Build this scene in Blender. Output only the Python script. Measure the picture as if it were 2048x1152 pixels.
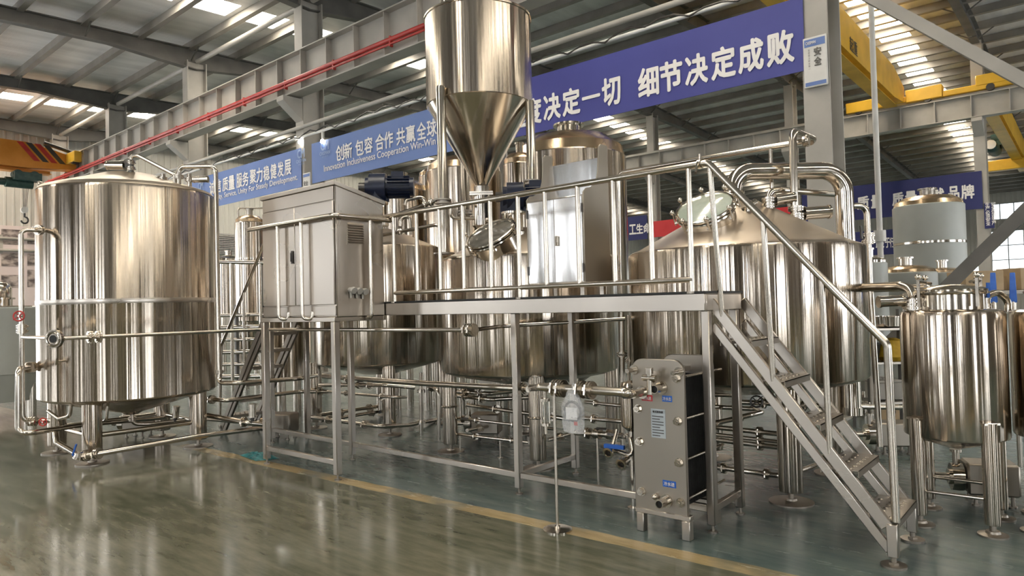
import bpy, bmesh, math, random
from mathutils import Vector, Matrix

for o in list(bpy.data.objects):
    bpy.data.objects.remove(o)
random.seed(7)
SC = bpy.context.scene
COL = SC.collection

# ---------------------------------------------------------------- camera
cam_d = bpy.data.cameras.new('camera')
cam_d.sensor_width = 36.0
cam_d.lens = 36.0 * 1370.0 / 2048.0
cam_d.clip_start = 0.05
cam_d.clip_end = 300
cam = bpy.data.objects.new('camera', cam_d)
COL.objects.link(cam)
YAW, PITCH, ROLL = math.radians(49.7), math.radians(1.4), math.radians(1.43)
_f0 = Vector((-math.cos(YAW), math.sin(YAW), 0))
_r0 = Vector((math.sin(YAW), math.cos(YAW), 0))
_z = Vector((0, 0, 1))
_fw = _f0 * math.cos(PITCH) + _z * math.sin(PITCH)
_up = _z * math.cos(PITCH) - _f0 * math.sin(PITCH)
_R = _r0 * math.cos(ROLL) - _up * math.sin(ROLL)
_U = _r0 * math.sin(ROLL) + _up * math.cos(ROLL)
cam.matrix_world = Matrix(((_R.x, _U.x, -_fw.x, 0), (_R.y, _U.y, -_fw.y, 0), (_R.z, _U.z, -_fw.z, 1.62), (0, 0, 0, 1)))
SC.camera = cam

# ---------------------------------------------------------------- world, exposure
W = bpy.data.worlds.new('overcast_sky')
SC.world = W
W.use_nodes = True
_bg = W.node_tree.nodes['Background']
_bg.inputs[0].default_value = (0.80, 0.90, 1.0, 1)
_bg.inputs[1].default_value = 1.2
SC.view_settings.view_transform = 'Standard'
SC.view_settings.look = 'None'
SC.view_settings.exposure = 0.85
SC.view_settings.gamma = 1.0
SC.view_settings.use_curve_mapping = False
SC.cycles.max_bounces = 10
SC.cycles.diffuse_bounces = 4
SC.cycles.glossy_bounces = 5
SC.cycles.transmission_bounces = 6
SC.cycles.sample_clamp_indirect = 6.0
SC.cycles.caustics_reflective = False
SC.cycles.caustics_refractive = False
SKYLIGHT, WINDOW = 14.0, 5.5      # brightness of the translucent roof panels and of the unseen glowing wall windows


def area_light(name, loc, aim, sx, sy, power, color):
    d = bpy.data.lights.new(name, 'AREA')
    d.shape = 'RECTANGLE'
    d.size, d.size_y = sx, sy
    d.energy = power
    d.color = color
    o = bpy.data.objects.new(name, d)
    COL.objects.link(o)
    o.location = loc
    o.rotation_euler = (Vector(aim) - Vector(loc)).to_track_quat('-Z', 'Y').to_euler()
    return o

# ---------------------------------------------------------------- mesh helpers
class MB:
    """collects shapes in world coordinates; put() links them as one mesh"""
    def __init__(self):
        self.bm = bmesh.new()

    def faces(self, verts, faces):
        vs = [self.bm.verts.new(v) for v in verts]
        for f in faces:
            try:
                self.bm.faces.new([vs[i] for i in f])
            except ValueError:
                pass
        return self

    def hexa(self, c):
        return self.faces(c, [(0, 3, 2, 1), (4, 5, 6, 7), (0, 1, 5, 4), (1, 2, 6, 5), (2, 3, 7, 6), (3, 0, 4, 7)])

    def box(self, c, s, rz=0.0, M=None):
        x, y, z = s[0] / 2, s[1] / 2, s[2] / 2
        pts = [Vector(p) for p in ((-x, -y, -z), (x, -y, -z), (x, y, -z), (-x, y, -z), (-x, -y, z), (x, -y, z), (x, y, z), (-x, y, z))]
        R = M if M is not None else Matrix.Rotation(rz, 4, 'Z')
        return self.hexa([Vector(c) + (R @ p) for p in pts])

    def span(self, a, b):
        a, b = Vector(a), Vector(b)
        return self.box((a + b) / 2, [abs(v) for v in (b - a)])

    def beam(self, p0, p1, w, h, up=(0, 0, 1)):
        p0, p1 = Vector(p0), Vector(p1)
        d = (p1 - p0).normalized()
        s = d.cross(Vector(up))
        if s.length < 1e-4:
            s = d.cross(Vector((1, 0, 0)))
        s = s.normalized()
        u = s.cross(d)
        s, u = s * w / 2, u * h / 2
        return self.hexa([p0 - s - u, p0 + s - u, p1 + s - u, p1 - s - u, p0 - s + u, p0 + s + u, p1 + s + u, p1 - s + u])

    def ibeam(self, p0, p1, w, h, t=0.03, up=(0, 0, 1)):
        p0, p1 = Vector(p0), Vector(p1)
        d = (p1 - p0).normalized()
        s = d.cross(Vector(up)).normalized()
        u = s.cross(d)
        self.beam(p0, p1, t * 0.7, h - 2 * t, up)
        for k in (-1, 1):
            o = u * k * (h / 2 - t / 2)
            self.beam(p0 + o, p1 + o, w, t, up)
        return self

    def ring(self, c, d, r, n):
        d = Vector(d).normalized()
        a = d.orthogonal().normalized()
        b = d.cross(a)
        return [self.bm.verts.new(Vector(c) + a * math.cos(i * 2 * math.pi / n) * r + b * math.sin(i * 2 * math.pi / n) * r) for i in range(n)]

    def skin(self, r0, r1):
        n = len(r0)
        for i in range(n):
            self.bm.faces.new((r0[i], r0[(i + 1) % n], r1[(i + 1) % n], r1[i]))

    def cyl(self, p0, p1, r, r2=None, n=20, cap=True):
        p0, p1 = Vector(p0), Vector(p1)
        d = p1 - p0
        a = self.ring(p0, d, r, n)
        b = self.ring(p1, d, r if r2 is None else r2, n)
        self.skin(a, b)
        if cap:
            self.bm.faces.new(list(reversed(a)))
            self.bm.faces.new(b)
        return self

    def tube(self, pts, r, bend=None, n=12, seg=6, closed_ends=True):
        pts = [Vector(p) for p in pts]
        bend = bend if bend is not None else 3.0 * r
        path = [pts[0]]
        for i in range(1, len(pts) - 1):
            a, b, c = pts[i - 1], pts[i], pts[i + 1]
            u, v = (a - b), (c - b)
            lu, lv = u.length, v.length
            u.normalize(); v.normalize()
            ang = u.angle(v, math.pi)
            if ang > math.pi - 0.02 or bend < 1e-5:
                path.append(b)
                continue
            t = min(bend / math.tan(ang / 2), lu * 0.48, lv * 0.48)
            rad = t * math.tan(ang / 2)
            bis = (u + v).normalized()
            cen = b + bis * (rad / math.sin(ang / 2))
            s, e = b + u * t - cen, b + v * t - cen
            tot = s.angle(e, 0.0)
            ax = s.cross(e)
            if ax.length < 1e-9:
                path.append(b)
                continue
            for k in range(seg + 1):
                path.append(cen + Matrix.Rotation(tot * k / seg, 3, ax.normalized()) @ s)
        path.append(pts[-1])
        rings = []
        frame = None
        for i, p in enumerate(path):
            d = (path[min(i + 1, len(path) - 1)] - path[max(i - 1, 0)])
            if d.length < 1e-9:
                continue
            d.normalize()
            if frame is None:
                frame = d.orthogonal().normalized()
            else:
                frame = (frame - d * frame.dot(d)).normalized()
            b = d.cross(frame)
            rings.append([self.bm.verts.new(p + frame * math.cos(k * 2 * math.pi / n) * r + b * math.sin(k * 2 * math.pi / n) * r) for k in range(n)])
        for a, b in zip(rings, rings[1:]):
            self.skin(a, b)
        if closed_ends:
            self.bm.faces.new(list(reversed(rings[0])))
            self.bm.faces.new(rings[-1])
        return self

    def lathe(self, prof, c=(0, 0, 0), n=64, M=None):
        """prof: (radius, height) pairs turned about the z axis of M, then moved to c"""
        c = Vector(c)
        M = M.to_3x3() if M is not None else Matrix.Identity(3)
        rings = []
        for r, z in prof:
            if r < 1e-6:
                rings.append([self.bm.verts.new(c + M @ Vector((0, 0, z)))])
            else:
                rings.append([self.bm.verts.new(c + M @ Vector((r * math.cos(k * 2 * math.pi / n), r * math.sin(k * 2 * math.pi / n), z))) for k in range(n)])
        for a, b in zip(rings, rings[1:]):
            if len(a) == 1 and len(b) == 1:
                continue
            for k in range(n):
                k2 = (k + 1) % n
                if len(a) == 1:
                    self.bm.faces.new((a[0], b[k2], b[k]))
                elif len(b) == 1:
                    self.bm.faces.new((a[k], a[k2], b[0]))
                else:
                    self.bm.faces.new((a[k], a[k2], b[k2], b[k]))
        return self

    def prism(self, poly, origin, ux, uy, depth):
        """outline poly in the plane (origin, ux, uy), thickened along ux x uy by depth"""
        o, ux, uy = Vector(origin), Vector(ux).normalized(), Vector(uy).normalized()
        nrm = ux.cross(uy) * depth
        a = [self.bm.verts.new(o + ux * p[0] + uy * p[1]) for p in poly]
        b = [self.bm.verts.new(o + ux * p[0] + uy * p[1] + nrm) for p in poly]
        self.bm.faces.new(list(reversed(a)))
        self.bm.faces.new(b)
        for i in range(len(a)):
            j = (i + 1) % len(a)
            self.bm.faces.new((a[i], a[j], b[j], b[i]))
        return self

    def ball(self, c, r, n=16, sz=(1, 1, 1)):
        m = Matrix.Translation(Vector(c)) @ Matrix.Diagonal((r * sz[0], r * sz[1], r * sz[2], 1))
        bmesh.ops.create_uvsphere(self.bm, u_segments=n, v_segments=max(6, n // 2), radius=1.0, matrix=m)
        return self

    def torus(self, c, d, R, r, n=28, m=8, M=None):
        d = Vector(d).normalized()
        a = d.orthogonal().normalized()
        b = d.cross(a)
        rings = []
        for i in range(n):
            t = i * 2 * math.pi / n
            e = a * math.cos(t) + b * math.sin(t)
            rings.append([self.bm.verts.new(Vector(c) + e * (R + r * math.cos(k * 2 * math.pi / m)) + d * r * math.sin(k * 2 * math.pi / m)) for k in range(m)])
        for i in range(n):
            self.skin(rings[i], rings[(i + 1) % n])
        return self

    def mesh(self, mesh, M):
        n0 = len(self.bm.verts)
        self.bm.from_mesh(mesh)
        self.bm.verts.ensure_lookup_table()
        for v in self.bm.verts[n0:]:
            v.co = M @ v.co
        return self


ORG = {}                             # world origin of each thing, by name


def put(name, mb, mat, parent=None, sharp=38, bevel=0.0):
    bm = mb.bm
    bmesh.ops.recalc_face_normals(bm, faces=bm.faces[:])
    if bevel:
        es = [e for e in bm.edges if len(e.link_faces) == 2 and e.calc_face_angle(0) > math.radians(40)]
        bmesh.ops.bevel(bm, geom=es, offset=bevel, segments=1, affect='EDGES', clamp_overlap=True)
    org = ORG.get(parent.name, Vector()) if parent is not None else Vector()
    if org.length:
        bmesh.ops.translate(bm, vec=-org, verts=bm.verts[:])
    me = bpy.data.meshes.new(name)
    bm.to_mesh(me)
    bm.free()
    me.polygons.foreach_set('use_smooth', [True] * len(me.polygons))
    me.set_sharp_from_angle(angle=math.radians(sharp))
    me.materials.append(mat)
    o = bpy.data.objects.new(name, me)
    COL.objects.link(o)
    if parent is not None:
        o.parent = parent
        ORG[o.name] = org
    return o


def tag(o, label, cat, group=None, kind=None):
    o['label'] = label
    o['category'] = cat
    if group:
        o['group'] = group
    if kind:
        o['kind'] = kind
    return o


def thing(name, label, cat, loc, group=None, kind=None):
    o = bpy.data.objects.new(name, None)
    COL.objects.link(o)
    o.empty_display_size = 0.1
    o.location = loc
    ORG[o.name] = Vector(loc)
    return tag(o, label, cat, group, kind)


def struct(name, mb, mat, label, cat, group=None, bevel=0.0):
    return tag(put(name, mb, mat, bevel=bevel), label, cat, group, 'structure')


def copy_tree(src, loc, label=None, name=None):
    """a copy of a thing with copies of its parts and sub-parts"""
    c = src.copy()
    COL.objects.link(c)
    c.location = loc
    if label:
        c['label'] = label
    for ch in list(src.children):
        d = ch.copy()
        COL.objects.link(d)
        d.parent = c
        for g in list(ch.children):
            e = g.copy()
            COL.objects.link(e)
            e.parent = d
    return c


def text_mesh(body, bold=0.0):
    cu = bpy.data.curves.new('lettering', 'FONT')
    cu.body = body
    cu.size = 1.0
    cu.offset = bold
    cu.resolution_u = 3
    ob = bpy.data.objects.new('lettering', cu)
    COL.objects.link(ob)
    dg = bpy.context.evaluated_depsgraph_get()
    me = bpy.data.meshes.new_from_object(ob.evaluated_get(dg))
    bpy.data.objects.remove(ob)
    bpy.data.curves.remove(cu)
    return me


def letters(mb, body, origin, ux, uy, w, h, bold=0.0):
    """set a line of lettering into the box w x h whose lower corner is origin, lying in the plane ux, uy"""
    me = text_mesh(body)
    if not me.vertices:
        return mb
    xs = [v.co.x for v in me.vertices]
    ys = [v.co.y for v in me.vertices]
    x0, x1, y0, y1 = min(xs), max(xs), min(ys), max(ys)
    ux, uy = Vector(ux).normalized(), Vector(uy).normalized()
    nz = ux.cross(uy)
    sx, sy = w / max(x1 - x0, 1e-6), h / max(y1 - y0, 1e-6)
    if body == '一':
        sy = sx
    o = Vector(origin)
    M = Matrix(((ux.x * sx, uy.x * sy, nz.x, 0), (ux.y * sx, uy.y * sy, nz.y, 0), (ux.z * sx, uy.z * sy, nz.z, 0), (0, 0, 0, 1)))
    t = o - (M.to_3x3() @ Vector((x0, y0, 0)))
    if body == '一':
        t += uy * h * 0.45
    M = Matrix.Translation(t) @ M
    mb.mesh(me, M)
    for k, (i, j) in enumerate(((-1, 0), (1, 0), (0, -1), (0, 1), (-.7, -.7), (.7, .7), (-.7, .7), (.7, -.7)) if bold else ()):
        mb.mesh(me, Matrix.Translation(ux * (i * bold * sx) + uy * (j * bold * sy) + nz * 0.0004 * (k + 1)) @ M)
    bpy.data.meshes.remove(me)
    return mb


# ---------------------------------------------------------------- materials
def new_mat(name, color, rough=0.5, metal=0.0, spec=0.5):
    m = bpy.data.materials.new(name)
    m.use_nodes = True
    b = m.node_tree.nodes['Principled BSDF']
    b.inputs['Base Color'].default_value = (*color, 1)
    b.inputs['Roughness'].default_value = rough
    b.inputs['Metallic'].default_value = metal
    b.inputs['Specular IOR Level'].default_value = spec
    return m


def nd(m, kind, **kw):
    n = m.node_tree.nodes.new(kind)
    for k, v in kw.items():
        if k in ('scale', 'detail', 'rough'):
            n.inputs[{'scale': 'Scale', 'detail': 'Detail', 'rough': 'Roughness'}[k]].default_value = v
        else:
            setattr(n, k, v)
    return n


def lk(m, a, ao, b, bi):
    m.node_tree.links.new(a.outputs[ao], b.inputs[bi])


def noise_var(m, scale_xyz, lo, hi, sock, detail=3.0, coord='Object', scale=1.0):
    """noise stretched by scale_xyz drives a scalar input between lo and hi"""
    b = m.node_tree.nodes['Principled BSDF']
    tc = nd(m, 'ShaderNodeTexCoord')
    mp = nd(m, 'ShaderNodeMapping')
    mp.inputs['Scale'].default_value = scale_xyz
    nz = nd(m, 'ShaderNodeTexNoise', scale=scale, detail=detail)
    lk(m, tc, coord, mp, 'Vector')
    lk(m, mp, 'Vector', nz, 'Vector')
    mr = nd(m, 'ShaderNodeMapRange')
    mr.inputs['From Min'].default_value = 0.3
    mr.inputs['From Max'].default_value = 0.7
    mr.inputs['To Min'].default_value = lo
    mr.inputs['To Max'].default_value = hi
    lk(m, nz, 'Fac', mr, 'Value')
    if sock:
        lk(m, mr, 'Result', b, sock)
    return nz, mr


def noise_color(m, scale_xyz, c0, c1, detail=4.0, lo=0.35, hi=0.65, scale=1.0):
    b = m.node_tree.nodes['Principled BSDF']
    nz, mr = noise_var(m, scale_xyz, 0, 1, None, detail, scale=scale)
    mr.inputs['From Min'].default_value = lo
    mr.inputs['From Max'].default_value = hi
    mx = nd(m, 'ShaderNodeMix', data_type='RGBA')
    mx.inputs[6].default_value = (*c0, 1)
    mx.inputs[7].default_value = (*c1, 1)
    lk(m, mr, 'Result', mx, 0)
    m.node_tree.links.new(mx.outputs[2], b.inputs['Base Color'])
    return mx


def bump(m, nz, strength, dist=0.01):
    b = m.node_tree.nodes['Principled BSDF']
    bp = nd(m, 'ShaderNodeBump')
    bp.inputs['Strength'].default_value = strength
    bp.inputs['Distance'].default_value = dist
    lk(m, nz, 'Fac', bp, 'Height')
    lk(m, bp, 'Normal', b, 'Normal')
    return bp


def steel_sheet(name, color, rough, aniso, streak=60.0, wav=0.25, rot=0.25, fine=0.25):
    """rolled stainless sheet: brushed around the vessel, slightly wavy, so reflections run up and down"""
    m = new_mat(name, color, rough, 1.0)
    b = m.node_tree.nodes['Principled BSDF']
    b.inputs['Anisotropic'].default_value = aniso
    b.inputs['Anisotropic Rotation'].default_value = rot
    tg = nd(m, 'ShaderNodeTangent', direction_type='RADIAL', axis='Z')
    lk(m, tg, 'Tangent', b, 'Tangent')
    nz, mr = noise_var(m, (streak, streak, 0.25), rough * 0.7, rough * 1.4, 'Roughness', 2.0)
    tc = nd(m, 'ShaderNodeTexCoord')
    hs = []
    for sc, dt in (((7.0, 7.0, 0.10), 2.0), ((38.0, 38.0, 0.12), 2.0)):
        mp = nd(m, 'ShaderNodeMapping')
        mp.inputs['Scale'].default_value = sc
        n2 = nd(m, 'ShaderNodeTexNoise', scale=1.0, detail=dt)
        lk(m, tc, 'Object', mp, 'Vector')
        lk(m, mp, 'Vector', n2, 'Vector')
        hs.append(n2)
    b1 = bump(m, hs[0], wav, 0.03)
    b2 = nd(m, 'ShaderNodeBump')
    b2.inputs['Strength'].default_value = fine
    b2.inputs['Distance'].default_value = 0.006
    lk(m, hs[1], 'Fac', b2, 'Height')
    lk(m, b1, 'Normal', b2, 'Normal')
    lk(m, b2, 'Normal', b, 'Normal')
    return m


STEEL = steel_sheet('brushed_stainless_sheet', (0.56, 0.49, 0.41), 0.15, 0.85)
STEEL_SMOOTH = new_mat('polished_stainless', (0.60, 0.545, 0.47), 0.13, 1.0)
noise_var(STEEL_SMOOTH, (5, 5, 5), 0.09, 0.20, 'Roughness')
SATIN_ROOF = new_mat('satin_stainless_roof', (0.60, 0.52, 0.43), 0.36, 1.0)
noise_var(SATIN_ROOF, (1.5, 1.5, 1.5), 0.32, 0.42, 'Roughness', 1.0)
TUBE = new_mat('stainless_tube', (0.56, 0.51, 0.44), 0.15, 1.0)
noise_var(TUBE, (1.5, 1.5, 1.5), 0.15, 0.22, 'Roughness', 1.0)
FLAT = new_mat('satin_stainless_plate', (0.50, 0.455, 0.40), 0.28, 1.0)
_n, _ = noise_var(FLAT, (1.5, 1.5, 1.5), 0.26, 0.33, 'Roughness', 1.0)
PLATE = new_mat('matt_stainless_plate', (0.33, 0.295, 0.25), 0.42, 1.0)
noise_var(PLATE, (2.5, 2.5, 2.5), 0.36, 0.46, 'Roughness', 1.5)
DARKSTEEL = new_mat('dark_steel', (0.09, 0.085, 0.08), 0.35, 0.8)
noise_var(DARKSTEEL, (9, 9, 9), 0.28, 0.5, 'Roughness')
PAINT_GREY = new_mat('grey_painted_steel', (0.36, 0.34, 0.30), 0.5)
noise_color(PAINT_GREY, (1.2, 1.2, 1.2), (0.37, 0.347, 0.305), (0.47, 0.44, 0.39))
PAINT_DARK = new_mat('dark_grey_painted_steel', (0.12, 0.112, 0.10), 0.55)
noise_color(PAINT_DARK, (1.5, 1.5, 1.5), (0.10, 0.095, 0.085), (0.15, 0.14, 0.125))
ORANGE = new_mat('orange_crane_paint', (0.70, 0.27, 0.03), 0.4)
noise_color(ORANGE, (1.5, 1.5, 1.5), (0.62, 0.23, 0.02), (0.74, 0.30, 0.04))
YELLOW = new_mat('yellow_crane_paint', (0.72, 0.42, 0.03), 0.4)
noise_color(YELLOW, (1.5, 1.5, 1.5), (0.62, 0.35, 0.02), (0.78, 0.46, 0.04))
RED = new_mat('red_paint', (0.50, 0.035, 0.03), 0.4)
noise_color(RED, (4, 4, 4), (0.42, 0.03, 0.025), (0.55, 0.045, 0.035))
GREEN_DARK = new_mat('dark_green_paint', (0.03, 0.07, 0.06), 0.45)
noise_color(GREEN_DARK, (6, 6, 6), (0.02, 0.055, 0.05), (0.045, 0.09, 0.075))
NAVY = new_mat('navy_blue_motor_paint', (0.012, 0.022, 0.06), 0.35)
noise_color(NAVY, (8, 8, 8), (0.005, 0.009, 0.024), (0.009, 0.015, 0.04))
BLACK = new_mat('black_rubber', (0.012, 0.012, 0.012), 0.6)
noise_color(BLACK, (20, 20, 20), (0.009, 0.009, 0.009), (0.018, 0.018, 0.017))
BLUE = new_mat('blue_plastic', (0.02, 0.12, 0.50), 0.4)
noise_color(BLUE, (10, 10, 10), (0.015, 0.10, 0.45), (0.03, 0.15, 0.58))
WHITE = new_mat('white_paint', (0.72, 0.70, 0.66), 0.5)
noise_color(WHITE, (3, 3, 3), (0.66, 0.64, 0.60), (0.76, 0.74, 0.70))
LETTER = new_mat('white_lettering', (0.86, 0.83, 0.80), 0.6)
noise_color(LETTER, (2, 2, 2), (0.82, 0.79, 0.76), (0.88, 0.85, 0.82))
BANNER = new_mat('blue_banner_cloth', (0.10, 0.16, 0.42), 0.6)
noise_color(BANNER, (0.5, 0.5, 0.5), (0.12, 0.20, 0.46), (0.16, 0.235, 0.50))
BANNER_DEEP = new_mat('deep_blue_banner_cloth', (0.055, 0.06, 0.27), 0.6)
noise_color(BANNER_DEEP, (0.5, 0.5, 0.5), (0.048, 0.052, 0.25), (0.065, 0.072, 0.30))
BANNER_NAVY = new_mat('navy_banner_cloth', (0.02, 0.025, 0.12), 0.6)
noise_color(BANNER_NAVY, (0.5, 0.5, 0.5), (0.017, 0.021, 0.105), (0.024, 0.03, 0.135))
GREY_TANK = new_mat('grey_cladding', (0.36, 0.37, 0.34), 0.45)
noise_color(GREY_TANK, (1, 1, 1), (0.33, 0.34, 0.31), (0.40, 0.41, 0.38))
WARM_TOP = new_mat('warm_reflection_top', (0.62, 0.47, 0.31), 0.2, 1.0)  # warm reflection on the steel tops, put into their colour
noise_var(WARM_TOP, (4, 4, 4), 0.15, 0.3, 'Roughness')
CARD = new_mat('brown_cardboard', (0.40, 0.29, 0.17), 0.8)
noise_color(CARD, (5, 5, 5), (0.36, 0.26, 0.15), (0.44, 0.32, 0.19))
LID_GLASS = new_mat('frosted_green_lid_glass', (0.42, 0.47, 0.40), 0.12)
noise_color(LID_GLASS, (5, 5, 5), (0.36, 0.41, 0.34), (0.50, 0.54, 0.47))
DARK_LID = new_mat('dark_lid_glass', (0.10, 0.095, 0.08), 0.10)
noise_color(DARK_LID, (6, 6, 6), (0.07, 0.065, 0.055), (0.15, 0.14, 0.12))
GLASS = new_mat('clear_glass', (0.9, 0.95, 0.92), 0.03)
GLASS.node_tree.nodes['Principled BSDF'].inputs['Transmission Weight'].default_value = 1.0
noise_var(GLASS, (6, 6, 6), 0.02, 0.06, 'Roughness')
PLASTIC = new_mat('clear_plastic_film', (0.85, 0.86, 0.88), 0.15)
PLASTIC.node_tree.nodes['Principled BSDF'].inputs['Alpha'].default_value = 0.28
_n, _ = noise_var(PLASTIC, (30, 30, 30), 0.1, 0.3, 'Roughness')
bump(PLASTIC, _n, 0.8, 0.02)


def emitter(name, color, strength):
    m = new_mat(name, color, 0.6)
    b = m.node_tree.nodes['Principled BSDF']
    b.inputs['Emission Color'].default_value = (*color, 1)
    noise_var(m, (0.9, 0.9, 0.9), strength * 0.85, strength * 1.15, 'Emission Strength')
    return m


SKY_PANEL = emitter('daylit_translucent_roof_panel', (1.0, 0.92, 0.78), SKYLIGHT)
DAYLIGHT = emitter('unseen_window_glow', (0.93, 0.96, 1.0), WINDOW)  # panes of the windows out of view, most added for reflections
DAYLIGHT_FAR = emitter('dim_daylit_window_glass', (0.90, 0.96, 1.0), 1.1)
PAINT_PURLIN = new_mat('taupe_painted_steel', (0.25, 0.23, 0.20), 0.55)
noise_color(PAINT_PURLIN, (1.5, 1.5, 1.5), (0.22, 0.20, 0.175), (0.29, 0.265, 0.23))
LAMP = emitter('lit_lamp', (1.0, 0.97, 0.92), 12.0)

# ---------------------------------------------------------------- floor
FLOOR = new_mat('green_epoxy_floor', (0.11, 0.115, 0.08), 0.16)


def floor_material():
    m = FLOOR
    b = m.node_tree.nodes['Principled BSDF']
    tc = nd(m, 'ShaderNodeTexCoord')
    sep = nd(m, 'ShaderNodeSeparateXYZ')
    lk(m, tc, 'Object', sep, 'Vector')

    def math_(op, a, bv):
        n = nd(m, 'ShaderNodeMath', operation=op)
        for i, v in enumerate((a, bv)):
            if isinstance(v, (int, float)):
                n.inputs[i].default_value = v
            else:
                m.node_tree.links.new(v, n.inputs[i])
        return n.outputs[0]

    # distance from the painted line: y - (3.85 + 0.036 (x + 5))
    d = math_('SUBTRACT', sep.outputs['Y'], math_('ADD', math_('MULTIPLY', sep.outputs['X'], 0.036), 4.03))
    wob = nd(m, 'ShaderNodeTexNoise', scale=3.0, detail=5.0)
    lk(m, tc, 'Object', wob, 'Vector')
    d = math_('ADD', d, math_('MULTIPLY', math_('SUBTRACT', wob.outputs['Fac'], 0.5), 0.05))
    beyond = math_('GREATER_THAN', d, 0.0)
    line = math_('MULTIPLY', beyond, math_('LESS_THAN', d, 0.155))
    worn = nd(m, 'ShaderNodeTexNoise', scale=1.3, detail=6.0)
    lk(m, tc, 'Object', worn, 'Vector')
    line = math_('MULTIPLY', line, math_('MINIMUM', 1.0, math_('MAXIMUM', 0.15, math_('MULTIPLY', math_('SUBTRACT', worn.outputs['Fac'], 0.30), 5.0))))
    line = math_('MULTIPLY', line, math_('MULTIPLY', math_('GREATER_THAN', sep.outputs['X'], -8.6), 1.0))

    def streak(sx, sy, c0, c1, lo, hi, ang=0.25):
        mp = nd(m, 'ShaderNodeMapping')
        mp.inputs['Rotation'].default_value = (0, 0, ang)
        mp.inputs['Scale'].default_value = (sx, sy, 1)
        nz = nd(m, 'ShaderNodeTexNoise', scale=1.0, detail=7.0, rough=0.62)
        lk(m, tc, 'Object', mp, 'Vector')
        lk(m, mp, 'Vector', nz, 'Vector')
        mr = nd(m, 'ShaderNodeMapRange')
        mr.inputs['From Min'].default_value = lo
        mr.inputs['From Max'].default_value = hi
        lk(m, nz, 'Fac', mr, 'Value')
        mx = nd(m, 'ShaderNodeMix', data_type='RGBA')
        mx.inputs[6].default_value = (*c0, 1)
        mx.inputs[7].default_value = (*c1, 1)
        lk(m, mr, 'Result', mx, 0)
        return mx, nz

    near, n1 = streak(2.2, 11.0, (0.078, 0.082, 0.054), (0.158, 0.152, 0.108), 0.32, 0.68)
    far, n2 = streak(2.0, 9.0, (0.05, 0.08, 0.082), (0.13, 0.16, 0.14), 0.3, 0.7)
    yel, n3 = streak(3.0, 12.0, (0.26, 0.19, 0.09), (0.44, 0.33, 0.17), 0.3, 0.7)

    def mix(f, a, c):
        mx = nd(m, 'ShaderNodeMix', data_type='RGBA')
        m.node_tree.links.new(f, mx.inputs[0])
        m.node_tree.links.new(a, mx.inputs[6])
        m.node_tree.links.new(c, mx.inputs[7])
        return mx.outputs[2]

    c = mix(beyond, near.outputs[2], far.outputs[2])
    c = mix(line, c, yel.outputs[2])
    m.node_tree.links.new(c, b.inputs['Base Color'])
    mr = nd(m, 'ShaderNodeMapRange')
    mr.inputs['From Min'].default_value = 0.3
    mr.inputs['From Max'].default_value = 0.7
    mr.inputs['To Min'].default_value = 0.08
    mr.inputs['To Max'].default_value = 0.20
    lk(m, n1, 'Fac', mr, 'Value')
    m.node_tree.links.new(math_('ADD', mr.outputs['Result'], math_('MULTIPLY', beyond, 0.10)), b.inputs['Roughness'])
    m.node_tree.links.new(math_('SUBTRACT', 0.5, math_('MULTIPLY', beyond, 0.22)), b.inputs['Specular IOR Level'])
    bump(m, n1, 0.012, 0.01)


floor_material()
X0, X1, Y0, Y1 = -35.0, 12.0, -10.0, 64.0
struct('floor', MB().span((X0 - 0.3, Y0 - 0.3, -0.2), (X1 + 0.3, Y1 + 0.3, 0.0)), FLOOR, 'green grey epoxy floor with a worn yellow line', 'floor')

# ---------------------------------------------------------------- walls
SIDING = new_mat('white_ribbed_siding', (0.60, 0.58, 0.53), 0.5)
noise_color(SIDING, (0.4, 0.4, 0.4), (0.56, 0.54, 0.49), (0.64, 0.62, 0.57))


def ribbed(axis, at, a0, a1, z0, z1, inward, holes=()):
    """corrugated wall sheet along x or y: a trapezoid profile every 0.3 m, leaving the rectangular holes (a0,a1,z0,z1) open"""
    mb = MB()
    n = int(round((a1 - a0) / 0.3))
    st = (a1 - a0) / n
    cuts = sorted({z0, z1, *[h[2] for h in holes], *[h[3] for h in holes]})
    for i in range(n):
        s = a0 + i * st
        prof = ((s, 0), (s + st * 0.6, 0), (s + st * 0.7, 0.035), (s + st * 0.9, 0.035), (s + st, 0))
        for za, zb in zip(cuts, cuts[1:]):
            if any(h[0] <= s + st / 2 <= h[1] and h[2] <= (za + zb) / 2 <= h[3] for h in holes):
                continue
            for (p, q), (p2, q2) in zip(prof, prof[1:]):
                pts = [(p, q, za), (p2, q2, za), (p2, q2, zb), (p, q, zb)]
                mb.faces([((v[0], at + inward * v[1], v[2]) if axis == 'x' else (at + inward * v[1], v[0], v[2])) for v in pts], [(0, 1, 2, 3)])
    if axis == 'x':
        mb.span((a0, at - inward * 0.08, z0), (a1, at - inward * 0.06, z1)) if not holes else None
    else:
        mb.span((at - inward * 0.08, a0, z0), (at - inward * 0.06, a1, z1)) if not holes else None
    return mb


BAYS = [-34.2, -27.8, -21.4, -15.1, -8.95, -2.75, 3.4, 9.6]
ROW1, ROW2 = 10.0, 28.0


def roof_z(y):
    return 10.14 + 0.04 * (y - 10) if y < 27 else 10.82 - 0.036 * (y - 27)


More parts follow.
